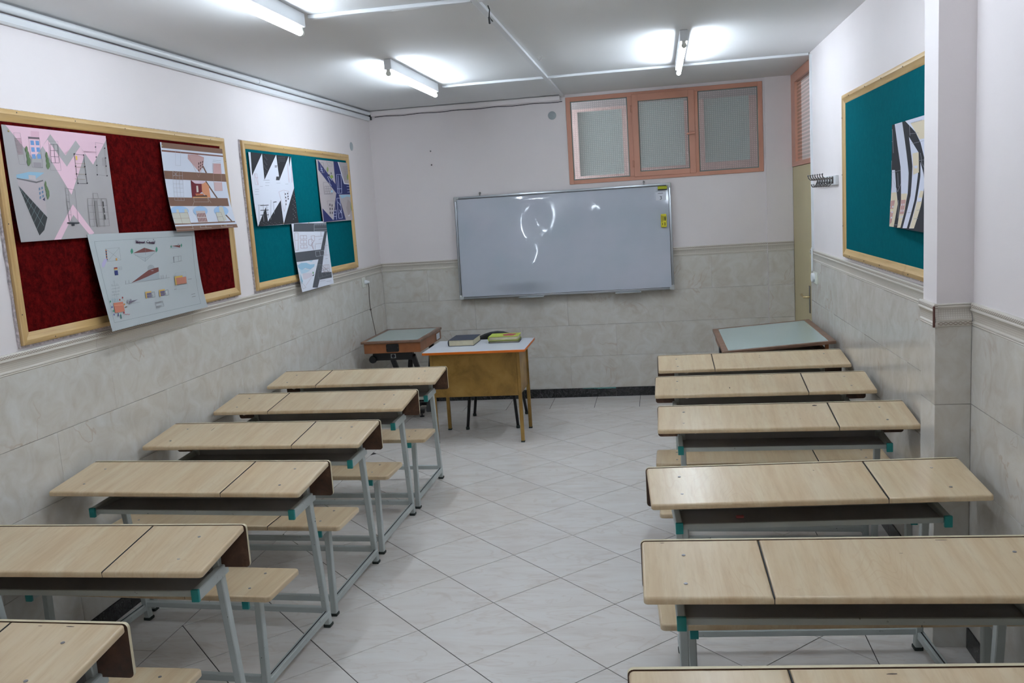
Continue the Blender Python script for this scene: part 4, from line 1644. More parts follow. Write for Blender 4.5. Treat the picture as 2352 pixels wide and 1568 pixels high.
class Poster:
    """sheet pinned on a side wall. corners: ya (left in view), yb (right), zt, zb; x offsets of the bottom corners"""

    def __init__(s, label, sgn, x0, ya, yb, zt, zb, cl, cr, pl=3.0, pr=3.0, base=(226, 228, 236), zsl=(0, 0), crop=(0, 0, 1)):
        s.sgn, s.x0, s.ya, s.yb, s.zt, s.zb = sgn, x0, ya, yb, zt, zb
        s.cl, s.cr, s.pl, s.pr, s.zsl = cl, cr, pl, pr, zsl
        s.crop = crop
        s.items = []
        px = [proj(s.P(u, v)) for u, v in ((0, 0), (1, 0), (1, 1), (0, 1))]
        A = []
        for (X, Y), (u, v) in zip(px, ((0, 0), (1, 0), (1, 1), (0, 1))):
            A.append([X, Y, 1, 0, 0, 0, -u * X, -u * Y, -u])
            A.append([0, 0, 0, X, Y, 1, -v * X, -v * Y, -v])
        s.H = np.linalg.svd(np.array(A))[2][-1].reshape(3, 3)
        s.base = base
        s.label = label
        s.layer = 0

    def P(s, u, v, off=0.0):
        xo = (1 - u) * s.cl * v ** s.pl + u * s.cr * v ** s.pr
        x = s.x0 + s.sgn * (xo + off)
        y = s.ya + (s.yb - s.ya) * u
        z = s.zt + (s.zb - s.zt) * v + s.zsl[0] * (1 - u) * (1 - v) + s.zsl[1] * u * (1 - v)
        return (x, y, z)

    def uv(s, p):
        X = s.crop[0] + p[0] / s.crop[2]
        Y = s.crop[1] + p[1] / s.crop[2]
        q = s.H @ np.array([X, Y, 1])
        return (min(1, max(0, q[0] / q[2])), min(1, max(0, q[1] / q[2])))

    def poly(s, pts, rgb):
        s.items.append(([s.uv(p) for p in pts], rgb))

    def polyuv(s, pts, rgb):
        s.items.append((pts, rgb))

    def line(s, x0, y0, x1, y1, rgb, w_=3):
        d = math.hypot(x1 - x0, y1 - y0) or 1
        nx_, ny_ = -(y1 - y0) / d * w_ / 2, (x1 - x0) / d * w_ / 2
        s.poly([(x0 + nx_, y0 + ny_), (x1 + nx_, y1 + ny_), (x1 - nx_, y1 - ny_), (x0 - nx_, y0 - ny_)], rgb)

    def rect(s, q, rgb, w_=3):
        for i in range(len(q)):
            a, b_ = q[i], q[(i + 1) % len(q)]
            s.line(a[0], a[1], b_[0], b_[1], rgb, w_)

    def grid(s, q, nu, nv, rgb, w_=2):
        """q: four corners tl,tr,br,bl"""
        def mixp(a, b_, t_):
            return (a[0] + (b_[0] - a[0]) * t_, a[1] + (b_[1] - a[1]) * t_)
        for i in range(nu + 1):
            a, b_ = mixp(q[0], q[1], i / nu), mixp(q[3], q[2], i / nu)
            s.line(*a, *b_, rgb, w_)
        for j in range(nv + 1):
            a, b_ = mixp(q[0], q[3], j / nv), mixp(q[1], q[2], j / nv)
            s.line(*a, *b_, rgb, w_)

    def blocks(s, q, nu, nv, rgb, fu=0.6, fv=0.6):
        for i in range(nu):
            for j in range(nv):
                def pt(a, b_):
                    t0 = (q[0][0] + (q[1][0] - q[0][0]) * a, q[0][1] + (q[1][1] - q[0][1]) * a)
                    t1 = (q[3][0] + (q[2][0] - q[3][0]) * a, q[3][1] + (q[2][1] - q[3][1]) * a)
                    return (t0[0] + (t1[0] - t0[0]) * b_, t0[1] + (t1[1] - t0[1]) * b_)
                a0, a1 = (i + (1 - fu) / 2) / nu, (i + (1 + fu) / 2) / nu
                b0, b1 = (j + (1 - fv) / 2) / nv, (j + (1 + fv) / 2) / nv
                s.poly([pt(a0, b0), pt(a1, b0), pt(a1, b1), pt(a0, b1)], rgb)

    def tree(s, x, y0, y1, w_, rgb):
        s.poly([(x, y0), (x + w_ * .4, y0 + (y1 - y0) * .3), (x + w_ * .5, y0 + (y1 - y0) * .7), (x + w_ * .1, y1), (x - w_ * .1, y1), (x - w_ * .5, y0 + (y1 - y0) * .6), (x - w_ * .35, y0 + (y1 - y0) * .25)], rgb)

    def blob(s, x, y, rx, ry, rgb, n=14):
        s.poly([(x + rx * math.cos(2 * math.pi * k / n), y + ry * math.sin(2 * math.pi * k / n)) for k in range(n)], rgb)

    def build(s, pins=()):
        NU, NV = 10, 24
        vv = [s.P(i / NU, j / NV) for j in range(NV + 1) for i in range(NU + 1)]
        o0 = Vector((s.x0, (s.ya + s.yb) / 2, s.zb))
        b = MB()
        b.add([Vector(p) - o0 for p in vv], [(j * (NU + 1) + i, j * (NU + 1) + i + 1, (j + 1) * (NU + 1) + i + 1, (j + 1) * (NU + 1) + i) for j in range(NV) for i in range(NU)])
        k = len(b.v)
        back = [s.P(i / NU, j / NV, -0.0006) for j in range(NV + 1) for i in range(NU + 1)]
        b.add([Vector(p) - o0 for p in back], [(j * (NU + 1) + i, (j + 1) * (NU + 1) + i, (j + 1) * (NU + 1) + i + 1, j * (NU + 1) + i + 1) for j in range(NV) for i in range(NU)])
        n1 = NU + 1
        rim = [i for i in range(NU)], None
        for i in range(NU):
            b.f.append((i, k + i, k + i + 1, i + 1)); b.m.append(0)
            q = NV * n1 + i
            b.f.append((q, q + 1, k + q + 1, k + q)); b.m.append(0)
        for j in range(NV):
            q = j * n1
            b.f.append((q, q + n1, k + q + n1, k + q)); b.m.append(0)
            q = j * n1 + NU
            b.f.append((q, k + q, k + q + n1, q + n1)); b.m.append(0)
        o = b.build('poster', pmat(s.base))
        o.location = o0
        tag(o, s.label, 'poster')
        mats, pr = [], MB()
        idx = {}
        for li, (pts, rgb) in enumerate(s.items):
            if rgb not in idx:
                idx[rgb] = len(mats)
                mats.append(pmat(rgb))
            off = 0.0003 + 0.00002 * li
            v0, v1 = min(p[1] for p in pts), max(p[1] for p in pts)
            j0, j1 = int(math.floor(v0 * NV)), int(math.ceil(v1 * NV))
            for j in range(j0, max(j1, j0 + 1)):
                q = clip_axis(clip_axis(list(pts), 1, j / NV, True), 1, (j + 1) / NV, False)
                if len(q) < 3 or abs(area(q)) < 1e-9:
                    continue
                pr.add([Vector(s.P(a, c, off)) - o0 for a, c in q], [tuple(range(len(q)))], idx[rgb])
        if pr.v:
            me = D.meshes.new('printed_drawing')
            me.from_pydata(pr.v, [], pr.f)
            for m_ in mats:
                me.materials.append(MATS[m_])
            me.polygons.foreach_set('material_index', pr.m)
            me.update()
            obj('printed_drawing', me, o)
        for u, v in pins:
            p = Vector(s.P(u, v)) - o0
            pb = MB().lathe([(0.0045, 0.0), (0.0042, 0.002 * s.sgn), (0.002, 0.004 * s.sgn)], (0, 0, 0), 'x', 10)
            q = pb.build('drawing_pin', 'brass', o)
            q.location = p + Vector((0.0006 * s.sgn, 0, 0))
        return o


PINK, GRY, INK_, LGR = (226, 190, 202), (168, 163, 162), (74, 72, 78), (120, 116, 118)
# --- red board: pink and grey sheet
p = Poster('grey poster with pink zigzags and a drawn black plaza on the red board', 1, 0.0165, -4.878, -4.183, 2.273, 1.80, 0.012, 0.004, base=GRY, zsl=(0.0, 0.0), crop=(0, 270, 5.225))
p.poly([(60, 75), (560, 135), (790, 458), (908, 275), (1120, 568), (1302, 270), (1302, 218)], PINK)
p.poly([(60, 75), (560, 138), (602, 200), (515, 345), (410, 505)], PINK)
p.poly([(515, 345), (570, 265), (808, 592), (962, 350), (1022, 440), (865, 930)], PINK)
p.poly([(650, 1478), (735, 1480), (885, 1170), (880, 1045)], PINK)
p.poly([(880, 1045), (1132, 1385), (1080, 1412), (885, 1170)], PINK)
p.poly([(602, 200), (790, 458), (908, 275), (960, 350), (808, 592), (570, 265)], GRY)
p.poly([(205, 690), (360, 655), (540, 665), (430, 745), (210, 735)], (140, 176, 196))
p.poly([(212, 735), (525, 760), (575, 1190), (495, 1095), (232, 822)], (176, 165, 166))
p.poly([(350, 692), (436, 700), (440, 755), (355, 740)], (186, 178, 178))
p.poly([(212, 728), (445, 772), (525, 752), (525, 768), (445, 792), (212, 742)], (110, 106, 108))
p.poly([(232, 822), (575, 1200), (535, 1350), (475, 1415)], (58, 60, 61))
for i in range(7):
    tq = (i + 1) / 8
    p.line(232 + 243 * tq, 822 + 593 * tq, 232 + 343 * tq, 822 + 378 * tq, (120, 138, 136), 3)
p.line(232, 822, 530, 1300, (120, 138, 136), 3)
p.blocks([(465, 840), (525, 820), (545, 960), (480, 1000)], 2, 3, (104, 128, 150), 0.6, 0.6)
p.poly([(520, 990), (545, 960), (548, 1005)], (60, 62, 90))
p.blocks([(352, 262), (475, 268), (510, 510), (385, 512)], 2, 3, (112, 150, 198), 0.66, 0.66)
p.rect([(340, 235), (470, 240), (520, 605), (395, 600)], LGR, 3)
p.poly([(335, 230), (470, 240), (472, 262), (340, 255)], (104, 92, 98))
p.poly([(368, 160), (468, 168), (470, 238), (372, 228)], (214, 172, 186))
p.poly([(405, 540), (500, 545), (505, 605), (408, 600)], (150, 144, 146))
p.grid([(600, 322), (690, 328), (715, 548), (620, 546)], 2, 3, INK_, 4)
p.rect([(580, 285), (692, 285), (738, 638), (612, 635)], LGR, 2)
for i in range(12):
    p.line(176 + i * 4, 255 + i * 17, 250 + i * 3, 252 + i * 17, (130, 86, 96), 5)
p.rect([(160, 182), (240, 186), (312, 568), (240, 565)], LGR, 2)
for x_, a_, c_, w_ in ((318, 340, 420, 36), (335, 400, 500, 40), (350, 470, 585, 50), (560, 410, 500, 30), (570, 470, 560, 40), (580, 520, 625, 45), (552, 760, 850, 24), (565, 820, 900, 34), (580, 850, 985, 40)):
    p.tree(x_, a_, c_, w_, (98, 118, 84))
p.rect([(890, 440), (1003, 452), (1048, 795), (938, 795)], INK_, 4)
p.poly([(905, 462), (925, 462), (930, 512), (912, 512)], (222, 186, 90))
for yy in (552, 596, 680, 740):
    p.line(900, yy, 1025, yy + 6, (150, 130, 90), 3)
for x_, y_ in ((890, 440), (1003, 452), (908, 587), (1018, 592), (922, 680), (1030, 685), (938, 792), (1048, 792), (1143, 355), (1252, 370), (1153, 476), (1264, 488), (1160, 577), (1272, 586), (1167, 690), (1284, 702)):
    p.poly([(x_ - 7, y_ - 7), (x_ + 7, y_ - 7), (x_ + 7, y_ + 7), (x_ - 7, y_ + 7)], (36, 36, 44))
p.rect([(1140, 300), (1245, 318), (1285, 702), (1167, 690)], LGR, 2)
p.grid([(1225, 488), (1265, 490), (1275, 580), (1232, 578)], 1, 6, LGR, 2)
p.rect([(785, 850), (900, 872), (940, 1255), (835, 1250)], LGR, 3)
p.grid([(785, 850), (820, 856), (862, 1250), (832, 1250)], 1, 5, LGR, 3)
p.poly([(805, 1258), (950, 1260), (950, 1274), (893, 1276), (893, 1300), (858, 1300), (858, 1276), (805, 1274)], (52, 54, 58))
p.grid([(1050, 975), (1275, 975), (1312, 1300), (1080, 1305)], 4, 4, (132, 128, 126), 4)
p.rect([(1115, 912), (1170, 914), (1178, 975), (1122, 975)], (132, 128, 126), 4)
p.poly([(1130, 1000), (1165, 1000), (1190, 1300), (1160, 1300)], (140, 136, 134))
for q in ((1228, 1010, 1240, 1070), (1238, 1085, 1250, 1145), (1247, 1165, 1259, 1225)):
    p.poly([(q[0], q[1]), (q[2], q[1]), (q[2] + 6, q[3]), (q[0] + 6, q[3])], (70, 66, 66))
p.build(((0.05, 0.05),))

# --- red board: brown striped sheet
BR = (128, 96, 80)
p = Poster('white poster with brown bands and a red room drawing on the red board', 1, 0.0215, -3.712, -3.020, 2.272, 1.797, 0.035, 0.045, base=(218, 222, 234), crop=(360, 310, 6.815))
p.poly([(70, 100), (1062, 206), (1068, 294), (80, 197)], BR)
p.poly([(82, 228), (1072, 322), (1074, 342), (85, 252)], (128, 88, 78))
p.poly([(118, 545), (1112, 602), (1130, 722), (132, 673)], BR)
p.poly([(160, 962), (1148, 978), (1168, 1104), (170, 1102)], BR)
p.poly([(232, 1432), (1262, 1390), (1282, 1448), (262, 1522)], BR)
p.poly([(222, 1384), (1235, 1342), (1240, 1362), (228, 1406)], BR)
for a_, c_ in (((640, 302), (805, 585)), ((800, 712), (985, 978)), ((990, 1100), (1190, 1345))):
    p.line(*a_, *c_, (112, 86, 74), 20)
p.poly([(495, 300), (640, 302), (750, 345), (748, 470), (700, 580), (500, 365)], (196, 160, 158))
p.blocks([(660, 420), (748, 390), (748, 500), (672, 580)], 3, 3, (86, 50, 50), 0.5, 0.7)
p.rect([(500, 300), (748, 345), (740, 520), (685, 650)], (170, 130, 128), 3)
p.poly([(902, 440), (1018, 444), (1042, 600), (915, 596)], (200, 160, 158))
p.poly([(928, 725), (1052, 728), (1068, 862), (945, 860)], (214, 184, 184))
p.rect([(890, 436), (1018, 442), (1068, 862), (945, 862)], (184, 150, 148), 3)
p.line(890, 388, 1018, 396, LGR, 3)
p.line(890, 412, 1018, 420, LGR, 3)
p.poly([(562, 694), (640, 748), (735, 752), (745, 880), (620, 965), (590, 968)], (112, 34, 44))
p.poly([(735, 752), (800, 725), (850, 790), (880, 970), (820, 965), (745, 880)], (216, 148, 110))
p.poly([(565, 694), (800, 712), (760, 750), (628, 745)], (222, 200, 212))
p.poly([(652, 782), (680, 782), (690, 880), (660, 885)], (216, 208, 196))
p.poly([(640, 905), (760, 905), (780, 935), (650, 940)], (190, 112, 76))
p.poly([(620, 940), (820, 930), (830, 955), (612, 958)], (74, 52, 46))
p.poly([(600, 955), (830, 955), (835, 972), (600, 972)], (220, 160, 100))
p.rect([(612, 972), (830, 972), (848, 1036), (622, 1036)], (190, 176, 168), 4)
p.line(615, 1040, 598, 1096, (190, 176, 168), 4)
p.line(840, 980, 885, 1052, (190, 176, 168), 4)
p.rect([(296, 240), (378, 244), (390, 472), (312, 466)], (176, 178, 188), 3)
p.grid([(270, 552), (425, 562), (465, 1015), (315, 1010)], 3, 7, (178, 176, 182), 3)
p.line(270, 556, 360, 636, (178, 176, 182), 3)
p.line(360, 556, 285, 636, (178, 176, 182), 3)
for cx_ in (375, 710, 1035):
    p.blob(cx_, 1180, 155 if cx_ < 400 else 115, 80, (168, 200, 232), 16)
p.poly([(248, 1212), (335, 1212), (332, 1156), (368, 1156), (376, 1210), (460, 1208), (458, 1152), (502, 1152), (545, 1380), (282, 1384)], (206, 204, 192))
p.grid([(250, 1212), (510, 1208), (545, 1380), (284, 1384)], 2, 2, (160, 124, 108), 4)
p.poly([(636, 1180), (780, 1176), (812, 1358), (668, 1362)], (206, 188, 186))
p.blocks([(642, 1210), (782, 1206), (810, 1356), (668, 1360)], 6, 2, (126, 66, 56), 0.5, 0.8)
p.poly([(948, 1204), (1010, 1202), (1005, 1112), (1064, 1112), (1110, 1330), (975, 1350)], (208, 206, 194))
p.grid([(948, 1204), (1030, 1202), (1070, 1340), (980, 1350)], 1, 2, (150, 130, 120), 4)
for q in ((285, 1480, 570, 1462), (685, 1450, 860, 1444), (1010, 1436, 1190, 1428)):
    p.line(*q, (198, 190, 182), 4)
for q in ((285, 1400, 292, 1480), (545, 1380, 575, 1470), (680, 1390, 690, 1450), (765, 1390, 775, 1448), (1000, 1390, 1020, 1436), (1085, 1390, 1095, 1432)):
    p.line(*q, (198, 190, 182), 4)
p.build(((0.02, 0.04), (0.78, 0.965)))

# --- red board: large sage sheet
p = Poster('large pale grey poster with a Persian title and cinema drawings over the red board', 1, 0.0275, -4.440, -3.478, 1.806, 1.362, 0.062, 0.030, 1.15, 3.5, base=(178, 183, 184), zsl=(0.008, -0.006), crop=(200, 510, 6.03))
p.rect([(108, 275), (1460, 190), (1585, 1128), (385, 1398)], (120, 124, 126), 3)
RB, SG = (116, 70, 66), (150, 158, 160)
p.poly([(665, 440), (818, 362), (985, 410), (830, 428)], RB)
p.poly([(665, 445), (830, 428), (985, 412), (835, 558)], (170, 177, 180))
p.line(835, 365, 835, 558, (120, 124, 128), 3)
p.line(665, 445, 835, 558, (130, 134, 138), 3)
p.line(985, 412, 835, 558, (130, 134, 138), 3)
p.line(690, 470, 835, 510, (130, 134, 138), 3)
p.line(960, 440, 835, 510, (130, 134, 138), 3)
p.tree(645, 370, 450, 40, (74, 140, 116))
p.tree(988, 345, 425, 30, (74, 140, 116))
p.poly([(690, 768), (800, 705), (850, 702), (700, 815)], (176, 184, 188))
p.blob(918, 650, 50, 48, (158, 162, 164))
p.poly([(640, 858), (880, 680), (970, 648), (1022, 638), (1028, 695), (800, 800)], RB)
p.poly([(690, 845), (1028, 700), (1040, 800)], (160, 168, 172))
p.line(550, 875, 1180, 778, LGR, 3)
for x_, y_ in ((560, 870), (608, 862), (1062, 795), (1090, 790), (1132, 785)):
    p.line(x_, y_, x_ - 2, y_ - 45, LGR, 4)
p.poly([(1195, 335), (1285, 325), (1310, 322), (1308, 360)], RB)
p.poly([(1195, 340), (1308, 360), (1195, 372)], (160, 168, 172))
p.blob(1285, 318, 14, 14, (150, 154, 156))
p.tree(1324, 302, 352, 20, (74, 140, 116))
p.tree(1186, 325, 365, 18, (74, 140, 116))
p.line(1165, 373, 1340, 362, LGR, 2)
p.rect([(1222, 490), (1328, 478), (1332, 545), (1232, 570)], LGR, 3)
p.line(1290, 482, 1297, 548, LGR, 3)
p.line(1228, 490, 1232, 570, INK_, 6)
p.line(1190, 577, 1350, 545, LGR, 2)
p.rect([(266, 378), (466, 362), (492, 538), (300, 560)], LGR, 2)
p.line(270, 380, 490, 538, LGR, 2)
p.line(466, 362, 300, 560, LGR, 2)
for i in range(8):
    p.poly([(268 + i * 2.2, 392 + i * 19), (284 + i * 2.2, 391 + i * 19), (286 + i * 2.2, 408 + i * 19), (270 + i * 2.2, 409 + i * 19)], (50, 48, 90) if i % 2 else (180, 110, 60))
p.poly([(416, 512), (438, 510), (440, 545), (420, 547)], (206, 150, 80))
p.poly([(256, 520), (292, 520), (288, 560), (252, 640), (225, 642), (218, 596)], (176, 168, 200))
p.poly([(392, 645), (440, 640), (443, 668), (395, 672)], (140, 50, 60))
p.poly([(395, 662), (442, 658), (444, 672), (397, 676)], (206, 170, 90))
p.poly([(398, 690), (446, 684), (454, 748), (406, 754)], (48, 56, 104))
p.grid([(450, 640), (500, 632), (505, 675), (452, 680)], 2, 2, LGR, 2)
for i, (x_, y_) in enumerate(((392, 840), (432, 882), (360, 890), (462, 922), (455, 970), (372, 985), (448, 1012), (390, 1020))):
    p.rect([(x_ + 11 * math.cos(k), y_ + 11 * math.sin(k)) for k in [i2 * math.pi / 4 for i2 in range(8)]], (140, 144, 146), 2)
for yy in (893, 935, 978, 1020):
    p.line(352, yy + 8, 460, yy - 6, (140, 144, 146), 3)
p.line(392, 850, 425, 1060, (140, 144, 146), 2)
for i in range(4):
    p.line(340 + i * 28, 1075 + 8 * (i % 2), 372 + i * 24, 1125 - i * 4, (140, 170, 180), 4)
    p.line(372 + i * 22, 1068, 350 + i * 26, 1120, (140, 170, 180), 4)
p.poly([(370, 1135), (508, 1114), (532, 1244), (393, 1268)], (190, 120, 98))
p.poly([(378, 1160), (512, 1150), (515, 1162), (380, 1175)], (204, 138, 112))
for q in ((505, 1060, (140, 50, 50)), (465, 1090, (150, 70, 60)), (528, 1150, (190, 130, 60)), (370, 1240, (80, 150, 120)), (328, 1115, (80, 150, 120)), (350, 1190, (90, 90, 150)), (375, 1290, (110, 100, 160)), (520, 1262, (170, 60, 70))):
    p.blob(q[0], q[1], 10, 14, q[2], 8)
p.line(530, 1190, 565, 1180, (100, 84, 60), 10)
p.line(436, 1310, 436, 1270, (70, 66, 110), 12)
p.poly([(460, 1300), (468, 1268), (480, 1300)], (70, 140, 116))
p.line(475, 1340, 470, 1295, (70, 110, 106), 18)
for i in range(5):
    p.line(525 + i * 15, 1290 - 12 * (i % 2), 540 + i * 15, 1278 + 12 * (i % 2), (170, 80, 84), 5)
p.line(500, 1075, 540, 1110, (170, 160, 130), 5)
p.poly([(595, 1108), (725, 1080), (600, 1142)], (112, 104, 116))
p.blob(578, 1110, 12, 24, (150, 146, 152), 10)
p.blob(620, 1090, 14, 14, (140, 138, 146), 10)
p.line(570, 1150, 750, 1115, LGR, 2)
for ox, oy in ((828, 978), (1018, 950)):
    p.poly([(ox, oy), (ox + 82, oy - 14), (ox + 84, oy + 6), (ox + 22, oy + 16), (ox + 28, oy + 86), (ox + 10, oy + 88)], (206, 168, 96))
    p.poly([(ox + 18, oy + 20), (ox + 82, oy + 10), (ox + 84, oy + 34), (ox + 20, oy + 44)], (112, 100, 124))
    p.poly([(ox + 20, oy + 54), (ox + 84, oy + 44), (ox + 86, oy + 68), (ox + 24, oy + 78)], (112, 100, 124))
    p.rect([(ox + 90, oy + 4), (ox + 128, oy - 4), (ox + 135, oy + 66), (ox + 95, oy + 74)], INK_, 3)
    p.blob(ox + 104, oy + 34, 12, 12, (214, 214, 214), 8)
    p.blob(ox + 104, oy + 36, 4, 4, (30, 30, 34), 6)
p.rect([(958, 1118), (1066, 1098), (1080, 1168), (972, 1192)], LGR, 3)
for i in range(9):
    p.line(968 + i * 11, 1138 - i * 2, 966 + i * 11, 1118 - i * 2, LGR, 4)
    p.line(978 + i * 8, 1184 - i * 1.6, 976 + i * 8, 1166 - i * 1.6, LGR, 4)
p.poly([(1238, 765), (1345, 748), (1348, 772), (1265, 785), (1270, 880), (1250, 886)], (206, 170, 84))
p.poly([(1258, 785), (1396, 764), (1404, 856), (1270, 876)], (184, 122, 102))
p.rect([(1248, 718), (1390, 696), (1416, 922), (1258, 940)], (158, 160, 162), 2)
for q in ((1420, 802, 1472, 796), (1228, 942, 1262, 936), (1460, 1008, 1512, 996), (1465, 1040, 1518, 1030)):
    p.line(*q, LGR, 5)
# title, drawn letter stroke by letter stroke
def ttl(q):
    return [((305 + a_ / 22.4 - 200) * 6.03, (540 + c_ / 22.4 - 510) * 6.03) for a_, c_ in q]


TI = (62, 34, 58)
p.poly(ttl([(735, 330), (770, 330), (785, 385), (830, 395), (880, 385), (885, 330), (905, 330), (920, 380), (960, 380), (1010, 390), (1015, 350), (1030, 345), (1050, 395), (1065, 400), (1075, 340), (1100, 340), (1115, 400), (1150, 400), (1160, 310), (1190, 300), (1185, 400), (1165, 465), (1060, 455), (990, 435), (900, 425), (800, 430), (755, 400)]), TI)
p.poly(ttl([(185, 270), (220, 270), (225, 350), (245, 370), (255, 310), (290, 310), (310, 370), (345, 375), (350, 330), (380, 320), (395, 370), (430, 375), (440, 325), (470, 360), (520, 375), (530, 330), (555, 380), (575, 380), (590, 330), (620, 385), (645, 325), (672, 315), (660, 420), (620, 435), (540, 435), (470, 420), (380, 430), (290, 435), (270, 445), (225, 420), (205, 400)]), TI)
for a_, c_, r_ in ((815, 290, 26), (928, 470, 22), (1105, 255, 25), (1095, 215, 15), (318, 288, 18), (405, 480, 22)):
    p.poly(ttl([(a_ - r_, c_), (a_, c_ - r_), (a_ + r_, c_), (a_, c_ + r_)]), TI)
p.build()

# --- teal board sheets
BK, WH = (44, 44, 48), (226, 228, 238)
CR2 = (560, 330, 4.48)
p = Poster('white poster with black saw teeth and line drawings on the teal board', 1, 0.0165, -2.655, -1.968, 2.272, 1.793, 0.012, 0.010, base=WH, crop=CR2)
p.poly([(68, 82), (186, 96), (90, 330)], BK)
p.poly([(186, 98), (330, 112), (218, 372)], BK)
p.poly([(332, 112), (460, 126), (372, 372)], BK)
p.poly([(462, 126), (505, 132), (470, 240)], BK)
p.poly([(535, 455), (565, 815), (410, 830)], BK)
p.poly([(385, 582), (412, 828), (250, 800)], BK)
p.poly([(232, 652), (250, 800), (412, 828), (135, 858)], BK)
for q in ((150, 632, 200, 632), (160, 630, 160, 830), (205, 620, 208, 800), (240, 640, 258, 760), (285, 580, 280, 780), (310, 600, 318, 720)):
    p.line(*q, (150, 150, 158), 4)
for yy in (636, 686, 735):
    p.line(175, yy, 260, yy - 4, (60, 60, 66), 7)
p.line(310, 602, 342, 598, (60, 60, 66), 8)
p.line(320, 228, 345, 228, (60, 60, 66), 6)
p.line(320, 240, 342, 240, (60, 60, 66), 6)
p.poly([(338, 338), (365, 338), (372, 376), (335, 376)], (70, 70, 74))
p.rect([(365, 495), (412, 478), (468, 490), (420, 700)], (206, 190, 198), 4)
p.line(420, 490, 440, 640, (206, 190, 198), 3)
for q in ((428, 510), (432, 545), (434, 580), (434, 615), (450, 505), (455, 535), (458, 560)):
    p.poly([(q[0], q[1]), (q[0] + 9, q[1]), (q[0] + 9, q[1] + 16), (q[0], q[1] + 16)], (64, 60, 66))
for q in ((115, 305, 150, 420), (120, 350, 150, 350), (450, 205, 470, 400), (490, 230, 500, 400)):
    p.line(*q, (214, 186, 196), 4)
p.rect([(112, 310), (140, 310), (155, 424), (122, 420)], (200, 186, 196), 3)
for q in ((120, 470, 160, 470), (120, 495, 160, 494), (120, 522, 160, 521), (225, 402, 270, 402), (225, 430, 265, 430), (340, 405, 380, 405), (170, 440, 200, 440), (430, 415, 460, 415)):
    p.line(*q, (170, 172, 182), 3)
p.line(205, 376, 268, 376, (120, 120, 128), 3)
for i in range(16):
    p.line(205 + (i % 4) * 9, 125 + i * 13, 213 + (i % 4) * 9, 124 + i * 13, (120, 120, 124), 4)
    p.line(355 + (i % 5) * 14, 140 + (i // 5) * 18, 366 + (i % 5) * 14, 141 + (i // 5) * 18, (110, 110, 114), 3)
    p.line(505 + (i % 3) * 12, 520 + i * 17, 513 + (i % 3) * 12, 520 + i * 17, (150, 150, 152), 4)
    p.line(180 + i * 15, 812 + (i % 3) * 10, 188 + i * 15, 812 + (i % 3) * 10, (110, 110, 112), 3)
p.build(((0.6, 0.98),))

NV_, TP = (44, 50, 98), (176, 166, 166)
p = Poster('taupe poster with navy diagonal bands and plans on the teal board', 1, 0.0165, -1.478, -0.768, 2.272, 1.787, 0.010, 0.006, base=TP, crop=CR2)
p.poly([(760, 162), (948, 420), (970, 520), (950, 505), (770, 270)], NV_)
p.poly([(920, 168), (962, 170), (1040, 415), (1100, 420), (1108, 522), (970, 525), (948, 430)], NV_)
p.line(968, 172, 1036, 412, WH, 7)
p.line(1036, 412, 1100, 418, WH, 7)
p.poly([(955, 510), (980, 525), (1050, 782), (920, 790)], NV_)
p.poly([(812, 665), (918, 785), (1048, 780), (825, 806)], NV_)
p.poly([(812, 665), (920, 786), (825, 806)], NV_)
LN = (186, 190, 214)
p.rect([(955, 318), (1000, 318), (1012, 510), (970, 512)], LN, 4)
p.line(972, 330, 985, 505, LN, 4)
p.line(962, 465, 1012, 465, LN, 4)
p.rect([(960, 562), (992, 562), (1015, 765), (978, 768)], LN, 4)
for q in ((790, 225, 815, 300), (790, 255, 810, 255), (790, 275, 812, 275), (862, 340, 890, 400), (870, 330, 910, 380), (880, 400, 905, 435), (930, 690, 955, 690), (925, 720, 955, 720), (925, 750, 955, 748), (928, 690, 925, 780), (952, 680, 955, 780), (985, 680, 1010, 720), (985, 720, 1005, 680), (970, 600, 1000, 640), (1060, 442, 1095, 442), (1065, 472, 1098, 472), (1068, 500, 1100, 498)):
    p.line(*q, LN, 4)
p.rect([(788, 195), (818, 195), (830, 300), (800, 300)], (130, 122, 126), 3)
p.rect([(848, 180), (905, 205), (905, 235), (870, 230)], (150, 142, 144), 3)
p.tree(862, 235, 295, 20, (132, 150, 90))
p.tree(905, 320, 360, 36, (140, 158, 84))
p.poly([(868, 318), (885, 318), (885, 334), (868, 334)], (50, 48, 56))
p.poly([(895, 296), (902, 296), (904, 315), (897, 315)], (50, 48, 56))
p.rect([(820, 398), (880, 400), (918, 520), (830, 522)], (130, 124, 128), 3)
p.grid([(835, 440), (895, 440), (905, 515), (840, 515)], 3, 3, (130, 124, 128), 3)
p.blob(908, 492, 10, 14, (150, 190, 206), 8)
p.rect([(858, 590), (935, 590), (945, 680), (900, 720)], (150, 142, 144), 3)
for q in ((884, 618), (886, 660), (886, 700), (905, 625), (907, 660), (908, 700)):
    p.poly([(q[0], q[1]), (q[0] + 8, q[1]), (q[0] + 8, q[1] + 24), (q[0], q[1] + 24)], (60, 58, 64))
p.grid([(1020, 235), (1068, 235), (1075, 370), (1040, 375)], 4, 8, (140, 132, 132), 2)
p.tree(1068, 310, 375, 14, (140, 158, 84))
p.poly([(985, 528), (1108, 526), (1112, 552), (1060, 545), (1010, 565)], (150, 184, 202))
p.poly([(1070, 570), (1110, 610), (1112, 680), (1075, 740), (1055, 660)], (166, 154, 152))
p.tree(1108, 600, 690, 16, (140, 158, 84))
p.line(1072, 738, 1080, 745, WH, 5)
p.line(1080, 745, 1090, 730, WH, 5)
p.build()

